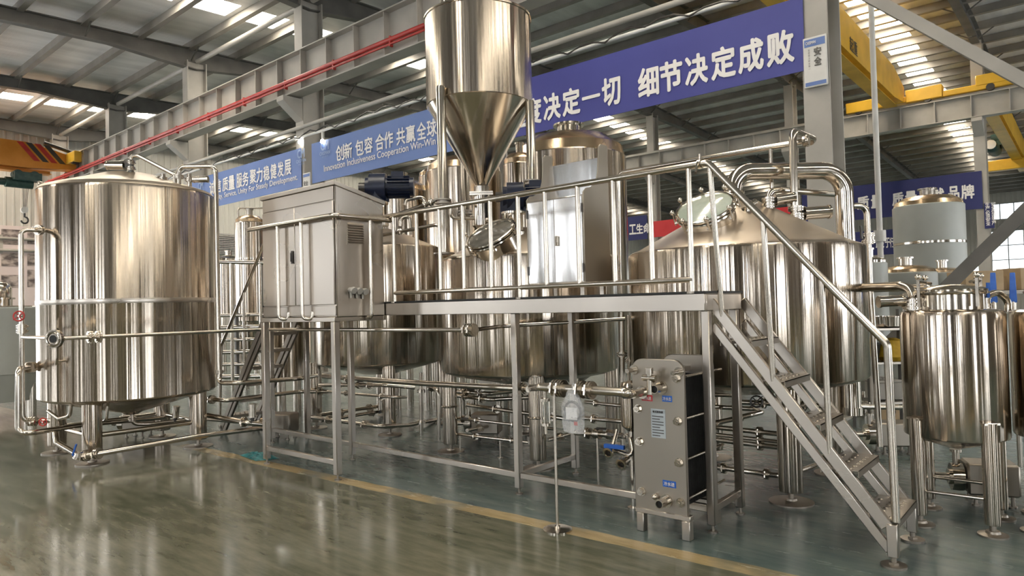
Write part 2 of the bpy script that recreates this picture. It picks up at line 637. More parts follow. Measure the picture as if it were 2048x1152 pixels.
LEFT_HOLES = [(-7.0, -3.0, 0.6, 6.0), (-1.0, 5.3, 0.0, 5.4)]
struct('wall_left', ribbed('y', X0, Y0, Y1, 0, 11.0, 1, LEFT_HOLES), SIDING, 'white ribbed end wall with a poster board at its foot', 'wall')
far_holes = [(-31.5, -29.0, 2.9, 6.0), (-25.0, -22.4, 2.9, 6.0), (-18.7, -16.0, 2.9, 4.6), (-12.5, -10.0, 2.9, 4.6), (-8.3, -5.9, 2.9, 4.0),
             (-5.85, -3.75, 3.0, 6.3), (-6.1, -3.5, 7.2, 8.4)]
struct('wall_far', ribbed('x', Y1, X0, X1, 0, 11.0, -1, far_holes), SIDING, 'far white ribbed wall with tall daylit windows', 'wall')
NEAR_HOLES = [(-33.2, -31.0, .9, 6.2), (-26.6, -25.2, .9, 6.2), (-24.2, -23.6, .9, 6.2), (-19.4, -17.4, .9, 6.2), (-12.8, -12.0, .9, 6.2), (-11.2, -10.8, .9, 6.2),
              (-7.4, -6.2, .9, 6.2), (-4.6, -4.2, .9, 6.2), (-1.4, 0.6, .9, 6.2), (5.4, 6.4, .9, 6.2), (7.4, 7.9, .9, 6.2)]  # added windows out of view, spaced for bright streaks in the steel
SIDING_DARK = new_mat('unseen_darkened_siding', (0.10, 0.088, 0.07), 0.5)  # unseen walls coloured dark to deepen the reflections in the steel
noise_color(SIDING_DARK, (0.5, 0.5, 0.5), (0.075, 0.066, 0.054), (0.12, 0.105, 0.088))
struct('wall_near', ribbed('x', Y0, X0, X1, 0, 11.0, 1, NEAR_HOLES), SIDING_DARK, 'unseen darkened wall behind the viewer with windows added for reflections', 'wall')
RIGHT_HOLES = [(-5.0, -2.5, 0.0, 4.6), (2.0, 4.5, 0.9, 5.0), (12.0, 16.0, 0.0, 5.0), (20.0, 24.5, 1.0, 5.0), (31.0, 36.0, 1.0, 5.0)]  # added bright openings out of view, for the reflections
struct('wall_right', ribbed('y', X1, Y0, Y1, 0, 11.0, -1, RIGHT_HOLES), SIDING_DARK, 'unseen darkened end wall with windows added for reflections', 'wall')

wn = 0
FRAME_W = new_mat('window_frame_paint', (0.30, 0.31, 0.30), 0.5)
noise_color(FRAME_W, (3, 3, 3), (0.27, 0.28, 0.27), (0.34, 0.35, 0.34))


def window(axis, at, a0, a1, z0, z1, out, glass=None):
    global wn
    wn += 1
    def P(a, d, z):
        return (a, at + d, z) if axis == 'x' else (at + d, a, z)
    w = thing('window_%d' % wn, 'tall window glowing like daylight in the %s wall' % ('ribbed side' if axis == 'x' else 'ribbed end'), 'window', P((a0 + a1) / 2, 0, z0), 'daylit wall windows', 'structure')  # those in the near and right walls are added for light
    put('pane', MB().span(P(a0 - .1, out * 0.10, z0), P(a1 + .1, out * 0.14, z1)), glass or DAYLIGHT, w)
    f = MB()
    n = max(1, int((a1 - a0) / 0.75))
    for k in range(n + 1):
        a = a0 + (a1 - a0) * k / n
        f.span(P(a - 0.03, out * -0.02, z0), P(a + 0.03, out * 0.08, z1))
    m = max(1, int((z1 - z0) / 0.9))
    for k in range(m + 1):
        z = z0 + (z1 - z0) * k / m
        f.span(P(a0, out * -0.01, z - 0.03), P(a1, out * 0.07, z + 0.03))
    put('window_frame', f, FRAME_W, w)


for h in far_holes:
    window('x', Y1, *h, 1, DAYLIGHT_FAR)
for h in NEAR_HOLES:
    window('x', Y0, *h, -1)
for h in RIGHT_HOLES:
    window('y', X1, *h, 1)
for h in LEFT_HOLES:
    window('y', X0, *h, -1)

# ---------------------------------------------------------------- roof: sheet, purlins, rafters, skylights
FOIL = new_mat('silver_roof_insulation', (0.7, 0.69, 0.67), 0.42, 0.1)
noise_color(FOIL, (2.2, 0.5, 1), (0.62, 0.61, 0.59), (0.80, 0.79, 0.77))


def foil_mesh():
    m = FOIL
    tc = nd(m, 'ShaderNodeTexCoord')
    mp = nd(m, 'ShaderNodeMapping')
    mp.inputs['Scale'].default_value = (9, 9, 9)
    br = nd(m, 'ShaderNodeTexBrick', offset=0.0, squash=1.0)
    br.inputs['Mortar Size'].default_value = 0.05
    br.inputs['Scale'].default_value = 1.0
    br.inputs['Brick Width'].default_value = 1.0
    br.inputs['Row Height'].default_value = 1.0
    lk(m, tc, 'Object', mp, 'Vector')
    lk(m, mp, 'Vector', br, 'Vector')
    bump(m, br, 0.6, 0.03)


foil_mesh()
STRIPS = [(-31.7, -30.75), (-18.75, -17.8), (-5.55, -4.6), (7.6, 8.5)]
STEP = 1.5
PURLINS = [Y0 + 0.35 + STEP * i for i in range(int((Y1 - Y0) / STEP) + 1)]
sheet = MB()
xs = [X0 - 0.3] + [v for s in STRIPS for v in s] + [X1 + 0.3]
ys = [Y0 - 0.3, 27.0, Y1 + 0.3]
for i in range(0, len(xs), 2):
    for ya, yb in zip(ys, ys[1:]):
        za, zb = roof_z(ya), roof_z(yb)
        sheet.hexa([(xs[i], ya, za), (xs[i + 1], ya, za), (xs[i + 1], yb, zb), (xs[i], yb, zb),
                    (xs[i], ya, za + .08), (xs[i + 1], ya, za + .08), (xs[i + 1], yb, zb + .08), (xs[i], yb, zb + .08)])
for (a, b) in STRIPS:                                  # opaque laps between the translucent panels, over each purlin
    for y in PURLINS:
        if y < 55.8:
            ya, yb = y - .20, y + .20
            sheet.hexa([(a, ya, roof_z(ya)), (b, ya, roof_z(ya)), (b, yb, roof_z(yb)), (a, yb, roof_z(yb)), (a, ya, roof_z(ya) + .015), (b, ya, roof_z(ya) + .015), (b, yb, roof_z(yb) + .015), (a, yb, roof_z(yb) + .015)])
struct('ceiling', sheet, FOIL, 'silver insulated roof sheet above the purlins', 'ceiling')
for (a, b) in STRIPS:
    struct('ceiling_infill', MB().hexa([(a, 55.4, roof_z(55.4)), (b, 55.4, roof_z(55.4)), (b, Y1 + .3, roof_z(Y1 + .3)), (a, Y1 + .3, roof_z(Y1 + .3)), (a, 55.4, roof_z(55.4) + .08), (b, 55.4, roof_z(55.4) + .08), (b, Y1 + .3, roof_z(Y1 + .3) + .08), (a, Y1 + .3, roof_z(Y1 + .3) + .08)]), FOIL, 'silver roof sheet beyond the last translucent panel', 'ceiling', 'roof sheet ends')
    for y in [q for q in PURLINS[:-1] if q < 55]:
        wn += 1
        y1 = y + STEP
        mb = MB().hexa([(a - .05, y, roof_z(y) + .02), (b + .05, y, roof_z(y) + .02), (b + .05, y1, roof_z(y1) + .02), (a - .05, y1, roof_z(y1) + .02),
                        (a - .05, y, roof_z(y) + .05), (b + .05, y, roof_z(y) + .05), (b + .05, y1, roof_z(y1) + .05), (a - .05, y1, roof_z(y1) + .05)])
        struct('window_%d' % wn, mb, SKY_PANEL, 'glowing translucent roof panel between two purlins', 'skylight', 'translucent roof panels')
for y in PURLINS:
    z = roof_z(y)
    mb = MB().span((X0, y - 0.03, z - 0.25), (X1, y + 0.03, z - 0.004))
    mb.span((X0, y - 0.06, z - 0.258), (X1, y + 0.10, z - 0.238))
    struct('roof_purlin', mb, PAINT_PURLIN, 'grey steel purlin running the length of the roof', 'purlin', 'roof purlins')
for x in BAYS:
    mb = MB()
    for ya, yb, ha, hb in ((Y0, ROW1 - 2.5, 0.40, 0.40), (ROW1 - 2.5, ROW1, 0.40, 0.66), (ROW1, ROW1 + 2.5, 0.66, 0.40), (ROW1 + 2.5, 27.0, 0.40, 0.52), (27.0, 31.0, 0.56, 0.42), (31.0, Y1, 0.42, 0.42)):
        za, zb = roof_z(ya) - 0.21, roof_z(yb) - 0.21
        for w, oa, ob, pa, pb in ((0.02, 0, 0, ha, hb), (0.24, 0, 0, .03, .03), (0.24, ha - .03, hb - .03, ha, hb)):
            mb.hexa([(x - w / 2, ya, za - pa), (x + w / 2, ya, za - pa), (x + w / 2, yb, zb - pb), (x - w / 2, yb, zb - pb),
                     (x - w / 2, ya, za - oa), (x + w / 2, ya, za - oa), (x + w / 2, yb, zb - ob), (x - w / 2, yb, zb - ob)])
    for y in PURLINS[1:-1:2]:
        z = roof_z(y) - 0.19
        for k in (-1, 1):
            mb.beam((x, y + .05, z - .40), (x + k * .62, y + .05, z), 0.035, 0.035)
    struct('roof_rafter', mb, PAINT_DARK, 'grey steel rafter spanning across the roof', 'rafter', 'roof rafters')

# ---------------------------------------------------------------- columns, corbels, runway girders
for row in (ROW1, ROW2, -8.0):
    for x in BAYS:
        top = roof_z(row) - 0.22 - 0.42
        mb = MB().ibeam((x, row, 0.0), (x, row, top), 0.34, 0.5 if row == ROW2 else 0.62, 0.03, up=(0, 1, 0))
        mb.span((x - .25, row - .4, 0), (x + .25, row + .4, 0.03))
        struct('steel_column', mb, PAINT_GREY, 'grey painted steel column carrying the roof and crane girder', 'column', 'hall columns')
        g = 7.48 if row == ROW2 else 6.94
        mb = MB()
        for yy, s in ((row - 0.3, -1),) if row == ROW1 else (((row - 0.25, -1),) if row == ROW2 else ((row + .3, 1),)):
            mb.prism([(0, 0), (0.55, 0), (0.55, -0.12), (0, -0.55)], (x + 0.15, yy, g - 0.04), (0, s, 0), (0, 0, 1), 0.3 * (1 if s < 0 else -1))
        struct('girder_corbel', mb, PAINT_GREY, 'tapered steel bracket under the crane girder on a column', 'bracket', 'girder brackets')


def girder(y, zb, zt, depth_w, label, w=0.36):
    mb = MB().ibeam((X0 + 0.1, y, (zb + zt) / 2), (X1 - 0.1, y, (zb + zt) / 2), w, zt - zb, 0.03)
    x = X0 + 0.6
    while x < X1:
        mb.span((x - 0.012, y - w / 2 + .02, zb + 0.03), (x + 0.012, y + w / 2 - .02, zt - 0.03))
        x += 1.05
    mb.span((X0 + .1, y - 0.03, zt), (X1 - .1, y + 0.03, zt + 0.10))
    struct('crane_girder', mb, PAINT_GREY, label, 'girder')


girder(ROW1 - 0.52, 6.94, 7.95, 0.4, 'long grey crane girder carrying the red pipe')
girder(-7.48, 6.94, 7.95, 0.4, 'grey crane girder along the wall behind the viewer')
girder(ROW2 - 0.50, 7.48, 8.25, 0.4, 'long grey crane girder under the yellow crane')
for k in range(len(BAYS) - 1):
    struct('roof_strut', MB().cyl((BAYS[k] + .2, ROW1, 9.50), (BAYS[k + 1] - .2, ROW1, 9.50), 0.075, n=14), PAINT_GREY, 'grey tube strut joining two roof columns', 'strut', 'roof struts')
# crossed wind bracing between two columns of the nearer row
struct('column_brace', MB().beam((-2.6, 9.93, 6.01), (3.25, 9.93, 0.54), .11, .14), PAINT_GREY, 'pale grey brace slanting down from the big column in front of the yellow crane', 'brace')
struct('column_brace', MB().beam((-2.6, 10.08, 0.435), (3.25, 10.08, 6.63), .09, .15), PAINT_DARK, 'grey brace with painted shade slanting up past the far column beside the cardboard boxes', 'brace')  # dark colour stands in for the shade on this backlit brace

# ---------------------------------------------------------------- brewing vessels
def leg_part(root, x, y, ztop, r, pad=0.16, lift=0.09, name='leg'):
    leg = put(name, MB().lathe([(0, ztop), (r, ztop), (r, lift + 0.02), (r * 0.96, lift), (0, lift)], (x, y, 0), 28), STEEL, root)
    f = MB().cyl((x, y, 0.012), (x, y, lift + .01), 0.02, n=12)
    f.lathe([(0, 0), (pad, 0), (pad, 0.012), (0.045, 0.02), (0.04, 0.035), (0, 0.035)], (x, y, 0), 32)
    put('foot_pad', f, PLATE, leg)
    return leg


def clamp_joint(mb, p, d, r):
    """a sanitary clamp joint: two thin flanges on a pipe of radius r"""
    p, d = Vector(p), Vector(d).normalized()
    for s in (-1, 1):
        mb.cyl(p + d * s * 0.004, p + d * s * 0.018, r * 2.05, n=20)
    mb.cyl(p - d * 0.026, p + d * 0.026, r * 1.55, n=20)
    e = d.cross(Vector((0.3, 0.2, 1.0))).normalized()
    mb.beam(p + e * r * 1.8, p + e * r * 2.9, r * .8, r * .8, d)
    mb.cyl(p + e * r * 2.5 - d.cross(e) * r, p + e * r * 2.5 + d.cross(e) * r * 1.3, r * .3, n=8)


def actuator(root, p, d, length=0.17, r=0.034, name='actuator', flat=False):
    """a cylindrical pneumatic valve head lying along d from p"""
    p, d = Vector(p), Vector(d).normalized()
    a = put(name, MB().cyl(p + d * 0.05, p + d * (0.05 + length), r, n=24).cyl(p + d * (0.045), p + d * 0.06, r * 1.12, n=24).cyl(p + d * (0.04 + length), p + d * (0.056 + length), r * 1.12, n=24), STEEL_SMOOTH, root)
    if flat:
        return a
    put('yoke', MB().cyl(p - d * 0.005, p + d * 0.05, r * 0.55, n=12).box(p + d * 0.03, (0.03, 0.03, 0.045)), DARKSTEEL, a)
    return a


def manway(root, c, axis, r, h, name='manhole', lid_mat=None, bolts=6):
    c, axis = Vector(c), Vector(axis).normalized()
    M = axis.to_track_quat('Z', 'Y').to_matrix().to_4x4()
    nk = put(name, MB().lathe([(r * 0.98, -h), (r * 0.98, 0), (r * 1.08, 0.0), (r * 1.10, 0.012), (r * 1.08, 0.024), (r * 0.9, 0.024), (r * 0.9, -h)], c, 48, M), STEEL_SMOOTH, root)
    put('lid', MB().lathe([(0, 0.03), (r * 0.97, 0.03), (r * 1.0, 0.045), (r * 0.9, 0.058), (0, 0.06)], c, 48, M), lid_mat or STEEL_SMOOTH, nk)
    ring = MB().torus(c + axis * 0.045, axis, r * 1.03, 0.016, 40, 8)
    put('lid_ring', ring, STEEL_SMOOTH, nk)
    a = axis.orthogonal().normalized()
    b = axis.cross(a)
    for k in range(bolts):
        t = k * 2 * math.pi / bolts + 0.3
        e = a * math.cos(t) + b * math.sin(t)
        w = MB().cyl(c + e * r * 1.16 - axis * 0.04, c + e * r * 1.16 + axis * 0.075, 0.009, n=8)
        w.ball(c + e * r * 1.16 + axis * 0.085, 0.022, 10)
        w.box(c + e * r * 1.1 - axis * 0.02, (0.03, 0.03, 0.02))
        put('wing_bolt', w, STEEL_SMOOTH, nk)
    return nk


# ---- the tall separate tank
HX, HY, HR = -8.868, 3.332, 0.95
hot = thing('hot_water_tank', 'tall wide stainless tank standing apart on four legs by the pale floor', 'tank', (HX, HY, 0))
put('shell', MB().lathe([(HR - .012, 0.70), (HR, 0.70), (HR, 1.735), (HR + .0015, 1.74), (HR + .0015, 1.80), (HR, 1.805), (HR, 3.02), (HR - .012, 3.06)], (HX, HY, 0), 128), STEEL, hot)
put('weld_band', MB().lathe([(HR + .001, 1.742), (HR + .003, 1.747), (HR + .003, 1.793), (HR + .001, 1.798)], (HX, HY, 0), 128), FLAT, hot)
put('cone_roof', MB().lathe([(HR - .004, 3.055), (HR - .03, 3.09), (HR - .10, 3.115), (0.30, 3.30), (0.12, 3.335), (0, 3.34)], (HX, HY, 0), 96), SATIN_ROOF, hot)
put('cone_bottom', MB().lathe([(HR - .004, 0.705), (HR - .03, 0.675), (HR - .09, 0.655), (0.12, 0.45), (0.07, 0.42), (0, 0.42)], (HX, HY, 0), 96), STEEL, hot)
for (x, y) in ((-9.447, 2.716), (-8.403, 2.747), (-8.319, 3.871), (-9.40, 3.90)):
    leg_part(hot, x, y, 0.74, 0.098, 0.165)
f = MB()
for (p, q) in ((( -9.447, 2.716), (-8.403, 2.747)), ((-8.403, 2.747), (-8.319, 3.871)), ((-8.319, 3.871), (-9.40, 3.90)), ((-9.40, 3.90), (-9.447, 2.716))):
    f.cyl((*p, 0.30), (*q, 0.30), 0.028, n=14)
put('leg_brace', f, TUBE, hot)
put('sample_cock', MB().cyl((-8.43, 2.51, 1.14), (-8.41, 2.42, 1.14), 0.012, n=10).cyl((-8.40, 2.42, 1.165), (-8.42, 2.42, 1.11), 0.016, n=10), TUBE, hot)
nz = MB().cyl((-8.69, 2.45, 2.56), (-8.57, 2.26, 2.545), 0.027, n=16)
clamp_joint(nz, (-8.61, 2.32, 2.55), (0.53, -0.85, -.05), 0.027)
put('side_nozzle', nz, TUBE, hot)

# valves and pipes on its roof: all bolted to the tank
vp = put('vent_pipe', MB().tube([(-8.557, 3.233, 3.22), (-8.557, 3.233, 3.47), (-8.50, 3.28, 3.485), (-8.164, 3.566, 3.24), (-8.164, 3.566, 3.12)], 0.022, 0.04), TUBE, hot)


def clamps(root, lst, r):
    for p, d in lst:
        cj = MB()
        clamp_joint(cj, p, d, r)
        put('clamp', cj, TUBE, root)


clamps(vp, [((-8.557, 3.233, 3.40), (0, 0, 1)), ((-8.557, 3.233, 3.33), (0, 0, 1))], 0.022)
put('valve_body', MB().cyl((-8.557, 3.233, 3.29), (-8.557, 3.233, 3.43), 0.03, n=16).box((-8.575, 3.215, 3.37), (.06, .06, .05), .7), DARKSTEEL, vp)
actuator(vp, (-8.575, 3.215, 3.37), (-0.70, -0.58, 0.02), 0.20, 0.05, flat=True)
ov = put('overflow_pipe', MB().tube([(-8.14, 3.60, 3.10), (-8.14, 3.60, 3.34), (-7.845, 3.90, 3.34), (-7.845, 3.90, 0.79), (-7.468, 3.930, 0.807), (-7.727, 4.900, 0.750), (-7.629, 5.100, 0.774)], 0.026, 0.07, 14), TUBE, hot)
clamps(ov, [((-7.845, 3.90, 0.92), (0, 0, 1)), ((-8.14, 3.60, 3.22), (0, 0, 1))], 0.026)
for (p, d) in (((-8.30, 3.49, 3.20), (-.70, -.52, 0.0)), ((-8.09, 3.70, 3.19), (.60, .60, 0.02))):
    rv = put('roof_valve', MB().cyl((p[0], p[1], 3.10), (p[0], p[1], 3.26), 0.024, n=14), TUBE, hot)
    clamps(rv, [(p, (0, 0, 1))], 0.024)
    actuator(rv, p, d, 0.16, 0.036, flat=True)
put('roof_handle', MB().tube([(-9.42, 2.66, 3.06), (-9.45, 2.63, 3.19), (-9.30, 2.50, 3.19), (-9.28, 2.52, 3.07)], 0.012, 0.04), TUBE, hot)

# ---- the three vessels of the brewhouse
def vessel(name, label, c, r, zb, zt, apex, r_top, legs, leg_r, pad, drop=0.16):
    v = thing(name, label, 'tank', (c[0], c[1], 0))
    put('shell', MB().lathe([(r - .02, zb - .006), (r - .012, zb), (r, zb + .02), (r, zt - .03), (r - .006, zt - .008), (r - .02, zt)], (*c, 0), 128), STEEL, v)
    put('cone_roof', MB().lathe([(r - .008, zt - .012), (r - .03, zt + .008), (r - .09, zt + .03), (r_top + .02, apex - .015), (r_top, apex), (0, apex + .01)], (*c, 0), 112), SATIN_ROOF, v)
    put('dished_bottom', MB().lathe([(r - .015, zb), (r - .10, zb - 0.035), (0.25, zb - drop), (0, zb - drop - .01)], (*c, 0), 80), STEEL, v)
    for (x, y) in legs:
        leg_part(v, x, y, zb + 0.01, leg_r, pad)
    return v


MX, MY = -4.86, 6.01
mash = vessel('mash_vessel', 'stainless brewing vessel under the cone hopper, middle of the three', (MX, MY), 0.99, 0.90, 2.13, 2.46, 0.30,
              ((-5.526, 5.39), (-4.23, 5.323), (-4.19, 6.65), (-5.50, 6.68)), 0.082, 0.15)
for (x, y) in ((-5.526, 5.39), (-4.23, 5.323)):
    put('leg_collar', MB().torus((x, y, 0.505), (0, 0, 1), 0.083, 0.012, 28, 8), TUBE, mash)
manway(mash, (-4.63, 5.17, 2.31), (0.02, -0.60, 0.80), 0.25, 0.26, lid_mat=DARK_LID)


def geared_motor(vessel_, c, ax, s=1.0):
    """finned motor lying along ax with a round gearbox face, on a short steel lantern"""
    c, ax = Vector(c), Vector(ax).normalized()
    u = Vector((0, 0, 1))
    m = MB().cyl(c + ax * 0.10 * s, c + ax * 0.38 * s, 0.095 * s, n=28)
    sd = ax.cross(u).normalized()
    for k in range(18):
        t = k * 2 * math.pi / 18
        e = sd * math.cos(t) + u * math.sin(t)
        m.beam(c + ax * 0.12 * s + e * 0.10 * s, c + ax * 0.34 * s + e * 0.10 * s, 0.008 * s, 0.03 * s, e)
    m.box(c + ax * 0.22 * s + u * 0.115 * s, (0.12 * s, 0.12 * s, 0.07 * s), math.atan2(ax.y, ax.x))
    root = put('agitator_motor', m, NAVY, vessel_)
    root['label'] = 'navy blue motor'
    put('gearbox', MB().cyl(c - ax * 0.06 * s, c + ax * 0.10 * s, 0.14 * s, n=32).cyl(c - ax * 0.10 * s, c - ax * 0.05 * s, 0.10 * s, n=28).box(c + Vector((0, 0, -.09 * s)), (.18 * s, .18 * s, .12 * s)), NAVY, root)
    put('fan_cover', MB().cyl(c - ax * 0.17 * s, c - ax * 0.10 * s, 0.05 * s, n=20), DARKSTEEL, root)
    b = c - u * 0.15 * s
    ln = MB()
    ln.cyl(b, b - u * 0.02 * s, 0.12 * s, n=28)
    for k in range(4):
        t = k * math.pi / 2 + .5
        e = sd * math.cos(t) + ax * math.sin(t)
        ln.beam(b + e * 0.085 * s, b + e * 0.085 * s - u * 0.20 * s, 0.035 * s, 0.02 * s, e)
    ln.cyl(b - u * 0.20 * s, b - u * 0.24 * s, 0.12 * s, n=28)
    ln.cyl(b, b - u * 0.22 * s, 0.03 * s, n=14)
    put('lantern', ln, STEEL_SMOOTH, root)
    return root


mm = geared_motor(mash, (-4.72, 5.62, 2.78), (0.75, 0.66, 0), 1.1)
put('shaft', MB().cyl((-4.72, 5.62, 2.25), (-4.72, 5.62, 2.60), 0.045, n=18), STEEL_SMOOTH, mm)

KX, KY = -2.44, 6.13
kettle = vessel('brew_kettle', 'widest stainless brewing vessel with a fat vapour pipe bending over its roof', (KX, KY), 1.02, 0.94, 2.055, 2.50, 0.17,
                ((-1.88, 5.571), (-3.02, 5.56), (-3.02, 6.70), (-1.87, 6.70)), 0.092, 0.17)
manway(kettle, (-2.50, 5.54, 2.37), (0.03, -0.62, 0.80), 0.235, 0.24, lid_mat=LID_GLASS, bolts=8)
vap = put('vapour_pipe', MB().tube([(-2.45, 6.02, 2.42), (-2.45, 6.02, 2.77), (-1.70, 6.72, 2.77), (-1.70, 6.72, 0.6)], 0.078, 0.21, 24, 10), STEEL_SMOOTH, kettle)
for z in (2.58, 2.545):
    put('collar', MB().torus((-2.45, 6.02, z), (0, 0, 1), 0.085, 0.014, 28, 8), TUBE, vap)
put('end_stub', MB().cyl((-1.70, 6.72, 0.55), (-1.70, 6.72, 0.62), 0.09, n=24), TUBE, vap)

LX, LY = -7.56, 6.05
lauter = vessel('settling_vessel', 'stainless brewing vessel half hidden behind the control cabinet', (LX, LY), 0.87, 0.885, 2.44, 2.70, 0.25,
                ((-6.894, 5.654), (-8.17, 5.42), (-8.2, 6.68), (-6.93, 6.68)), 0.082, 0.15)
mpos = (-6.845, 5.471, 3.140)
lm = geared_motor(lauter, mpos, (0.72, 0.69, 0), 1.25)
put('shaft', MB().cyl((mpos[0], mpos[1], 2.45), (mpos[0], mpos[1], mpos[2] - .38), 0.06, n=18), STEEL_SMOOTH, lm)

# ---- the grain hopper
GX, GY = -5.24, 5.69
hop = thing('grain_hopper', 'big stainless hopper with a pointed cone hanging above the railings', 'hopper', (GX, GY, 2.2))
put('shell', MB().lathe([(0.585, 3.86), (0.60, 3.87), (0.60, 4.84), (0.612, 4.845), (0.612, 4.865), (0.59, 4.87)], (GX, GY, 0), 112), STEEL, hop)
put('cone', MB().lathe([(0.597, 3.875), (0.075, 2.985), (0.062, 2.97), (0.0, 2.965)], (GX, GY, 0), 112), STEEL_SMOOTH, hop)
put('lid', MB().lathe([(0.60, 4.865), (0.58, 4.885), (0.2, 5.0), (0, 5.01)], (GX, GY, 0), 80), STEEL_SMOOTH, hop)
put('filling_pipe', MB().tube([(-5.40, 5.36, 4.90), (-5.40, 5.36, 5.6)], 0.075, 0.2, 20), TUBE, hop)
for (x, y, zt, zb) in ((-5.193, 5.035, 3.95, 2.17), (-4.655, 5.87, 3.86, 2.40), (-5.78, 5.98, 3.9, 2.2)):
    g = put('leg', MB().lathe([(0, zb), (0.05, zb), (0.05, zt - .02), (0.042, zt), (0, zt)], (x, y, 0), 24), TUBE, hop)
    put('flange', MB().cyl((x, y, zb + .53), (x, y, zb + .545), 0.088, n=24).cyl((x, y, zb + .54), (x, y, zb + .57), 0.06, n=24).cyl((x, y, zb + .565), (x, y, zb + .58), 0.088, n=24), PLATE, g)
    put('base_plate', MB().lathe([(0, zb), (0.11, zb), (0.11, zb + .015), (.05, zb + .02), (0, zb + .02)], (x, y, 0), 24), PLATE, g)
sp = MB().cyl((GX, GY, 2.965), (GX, GY, 2.90), 0.085, n=24).box((GX, GY, 2.885), (.26, .26, .018), 0.7).box((GX, GY, 2.862), (.26, .26, .018), 0.7)
sp.cyl((GX, GY, 2.86), (GX, GY, 2.52), 0.115, n=32).cyl((GX, GY, 2.52), (GX, GY, 2.44), 0.115, 0.05, n=32).cyl((GX, GY, 2.44), (GX, GY, 2.32), 0.05, n=20)
put('discharge_spout', sp, STEEL_SMOOTH, hop)
clamps(hop, [((GX, GY, 2.40), (0, 0, 1)), ((GX, GY, 2.35), (0, 0, 1))], 0.055)
put('steam_arm', MB().tube([(GX - .02, GY - .10, 2.60), (GX - .20, GY - .30, 2.60), (GX - .20, GY - .30, 2.78), (GX - .05, GY - .5, 2.78)], 0.02, 0.06), TUBE, hop)

# ---- two small tanks by the stairs
def small_tank(name, label, c, feet, r, zb, zt, motor_side):
    v = thing(name, label, 'tank', (c[0], c[1], 0))
    put('shell', MB().lathe([(r - .015, zb - .004), (r - .005, zb), (r, zb + .012), (r, zt - .03), (r - .008, zt - .006), (r - .02, zt)], (*c, 0), 96), STEEL, v)
    put('flat_roof', MB().lathe([(r - .008, zt - .012), (r - .03, zt + .004), (0.205, zt + .012), (0.205, zt + .13), (0.0, zt + .135)], (*c, 0), 80), STEEL_SMOOTH, v)
    lid = put('lid', MB().lathe([(0.225, zt + .125), (0.228, zt + .15), (0.20, zt + .165), (0.08, zt + .185), (0, zt + .188)], (*c, 0), 64), STEEL_SMOOTH, v)
    put('lid_ring', MB().torus((*c, zt + .127), (0, 0, 1), 0.222, 0.013, 48, 8), STEEL_SMOOTH, lid)
    for k in range(4):
        t = k * math.pi / 2 - 0.75
        e = Vector((math.cos(t), math.sin(t), 0))
        p = Vector((*c, zt + .13)) + e * 0.245
        put('lid_clamp', MB().beam(p + Vector((0, 0, -.10)), p + Vector((0, 0, .10)), 0.018, 0.018).ball(p + Vector((0, 0, .115)), 0.022, 10).cyl(p + Vector((0, 0, .08)), p - e * 0.06 + Vector((0, 0, .07)), 0.010, n=8), STEEL_SMOOTH, lid)
    put('dished_bottom', MB().lathe([(r - .01, zb), (r - .08, zb - .03), (0.06, zb - .09), (0, zb - .095)], (*c, 0), 64), STEEL, v)
    for (x, y) in feet:
        e = Vector((x - c[0], y - c[1], 0)).normalized()
        g = leg_part(v, x, y, zb + 0.135, 0.048, 0.09, 0.075)
        put('bracket', MB().box((x - e.x * .02, y - e.y * .02, zb + .13), (.11, .11, .014), math.atan2(e.y, e.x)), STEEL_SMOOTH, g)
    f = MB()
    for i in range(len(feet)):
        p, q = feet[i], feet[(i + 1) % len(feet)]
        f.cyl((*p, 0.24), (*q, 0.24), 0.013, n=12)
    put('leg_brace', f, TUBE, v)
    return v


cip1 = small_tank('cleaning_tank', 'small lidded stainless tank standing beside the foot of the stairs', (-0.785, 5.79), ((-0.985, 5.545), (-0.565, 5.56), (-0.56, 6.01), (-1.01, 6.02)), 0.325, 0.615, 1.50, 1)
cip2 = small_tank('cleaning_tank', 'small lidded stainless tank cut off by the picture edge beside its twin', (-0.15, 6.06), ((-0.35, 5.815), (0.07, 5.83), (0.075, 6.28), (-0.375, 6.29)), 0.325, 0.625, 1.49, 1)

# ---------------------------------------------------------------- work platform with its railing
PF = thing('work_platform', 'long stainless work platform with tube railings in front of the three brewing vessels', 'platform', (-4.9, 4.7, 0))
ZD, ZB = 1.67, 1.545
deck = [(-7.8, 4.48), (-2.04, 4.48), (-2.04, 5.09), (-3.25, 5.09), (-3.25, 5.42), (-4.0, 5.42), (-4.02, 4.99), (-7.8, 4.99)]
put('deck_plate', MB().prism(deck, (0, 0, ZD - 0.008), (1, 0, 0), (0, 1, 0), 0.008), PLATE, PF)
put('edge_beam', MB().span((-7.8, 4.45, ZB), (-2.04, 4.48, ZD)).span((-7.8, 4.45, ZD - .012), (-2.04, 4.50, ZD)), FLAT, PF, bevel=0.004)
put('edge_beam', MB().span((-2.07, 4.481, ZB), (-2.04, 5.09, ZD - .009)), FLAT, PF, bevel=0.004)
put('edge_beam', MB().span((-7.8, 4.481, ZB), (-7.77, 4.99, ZD - .009)), FLAT, PF, bevel=0.004)
put('rear_beam', MB().span((-7.77, 4.955, ZB), (-4.03, 4.985, ZD - .009)), FLAT, PF)
put('rear_beam', MB().span((-3.2, 5.055, ZB), (-2.07, 5.085, ZD - .009)), FLAT, PF)


put('edge_trim', MB().span((-7.8, 4.444, ZD - .004), (-2.03, 4.462, ZD + .012)), BLACK, PF)
put('edge_trim', MB().span((-2.046, 4.463, ZD - .004), (-2.03, 5.10, ZD + .012)), BLACK, PF)


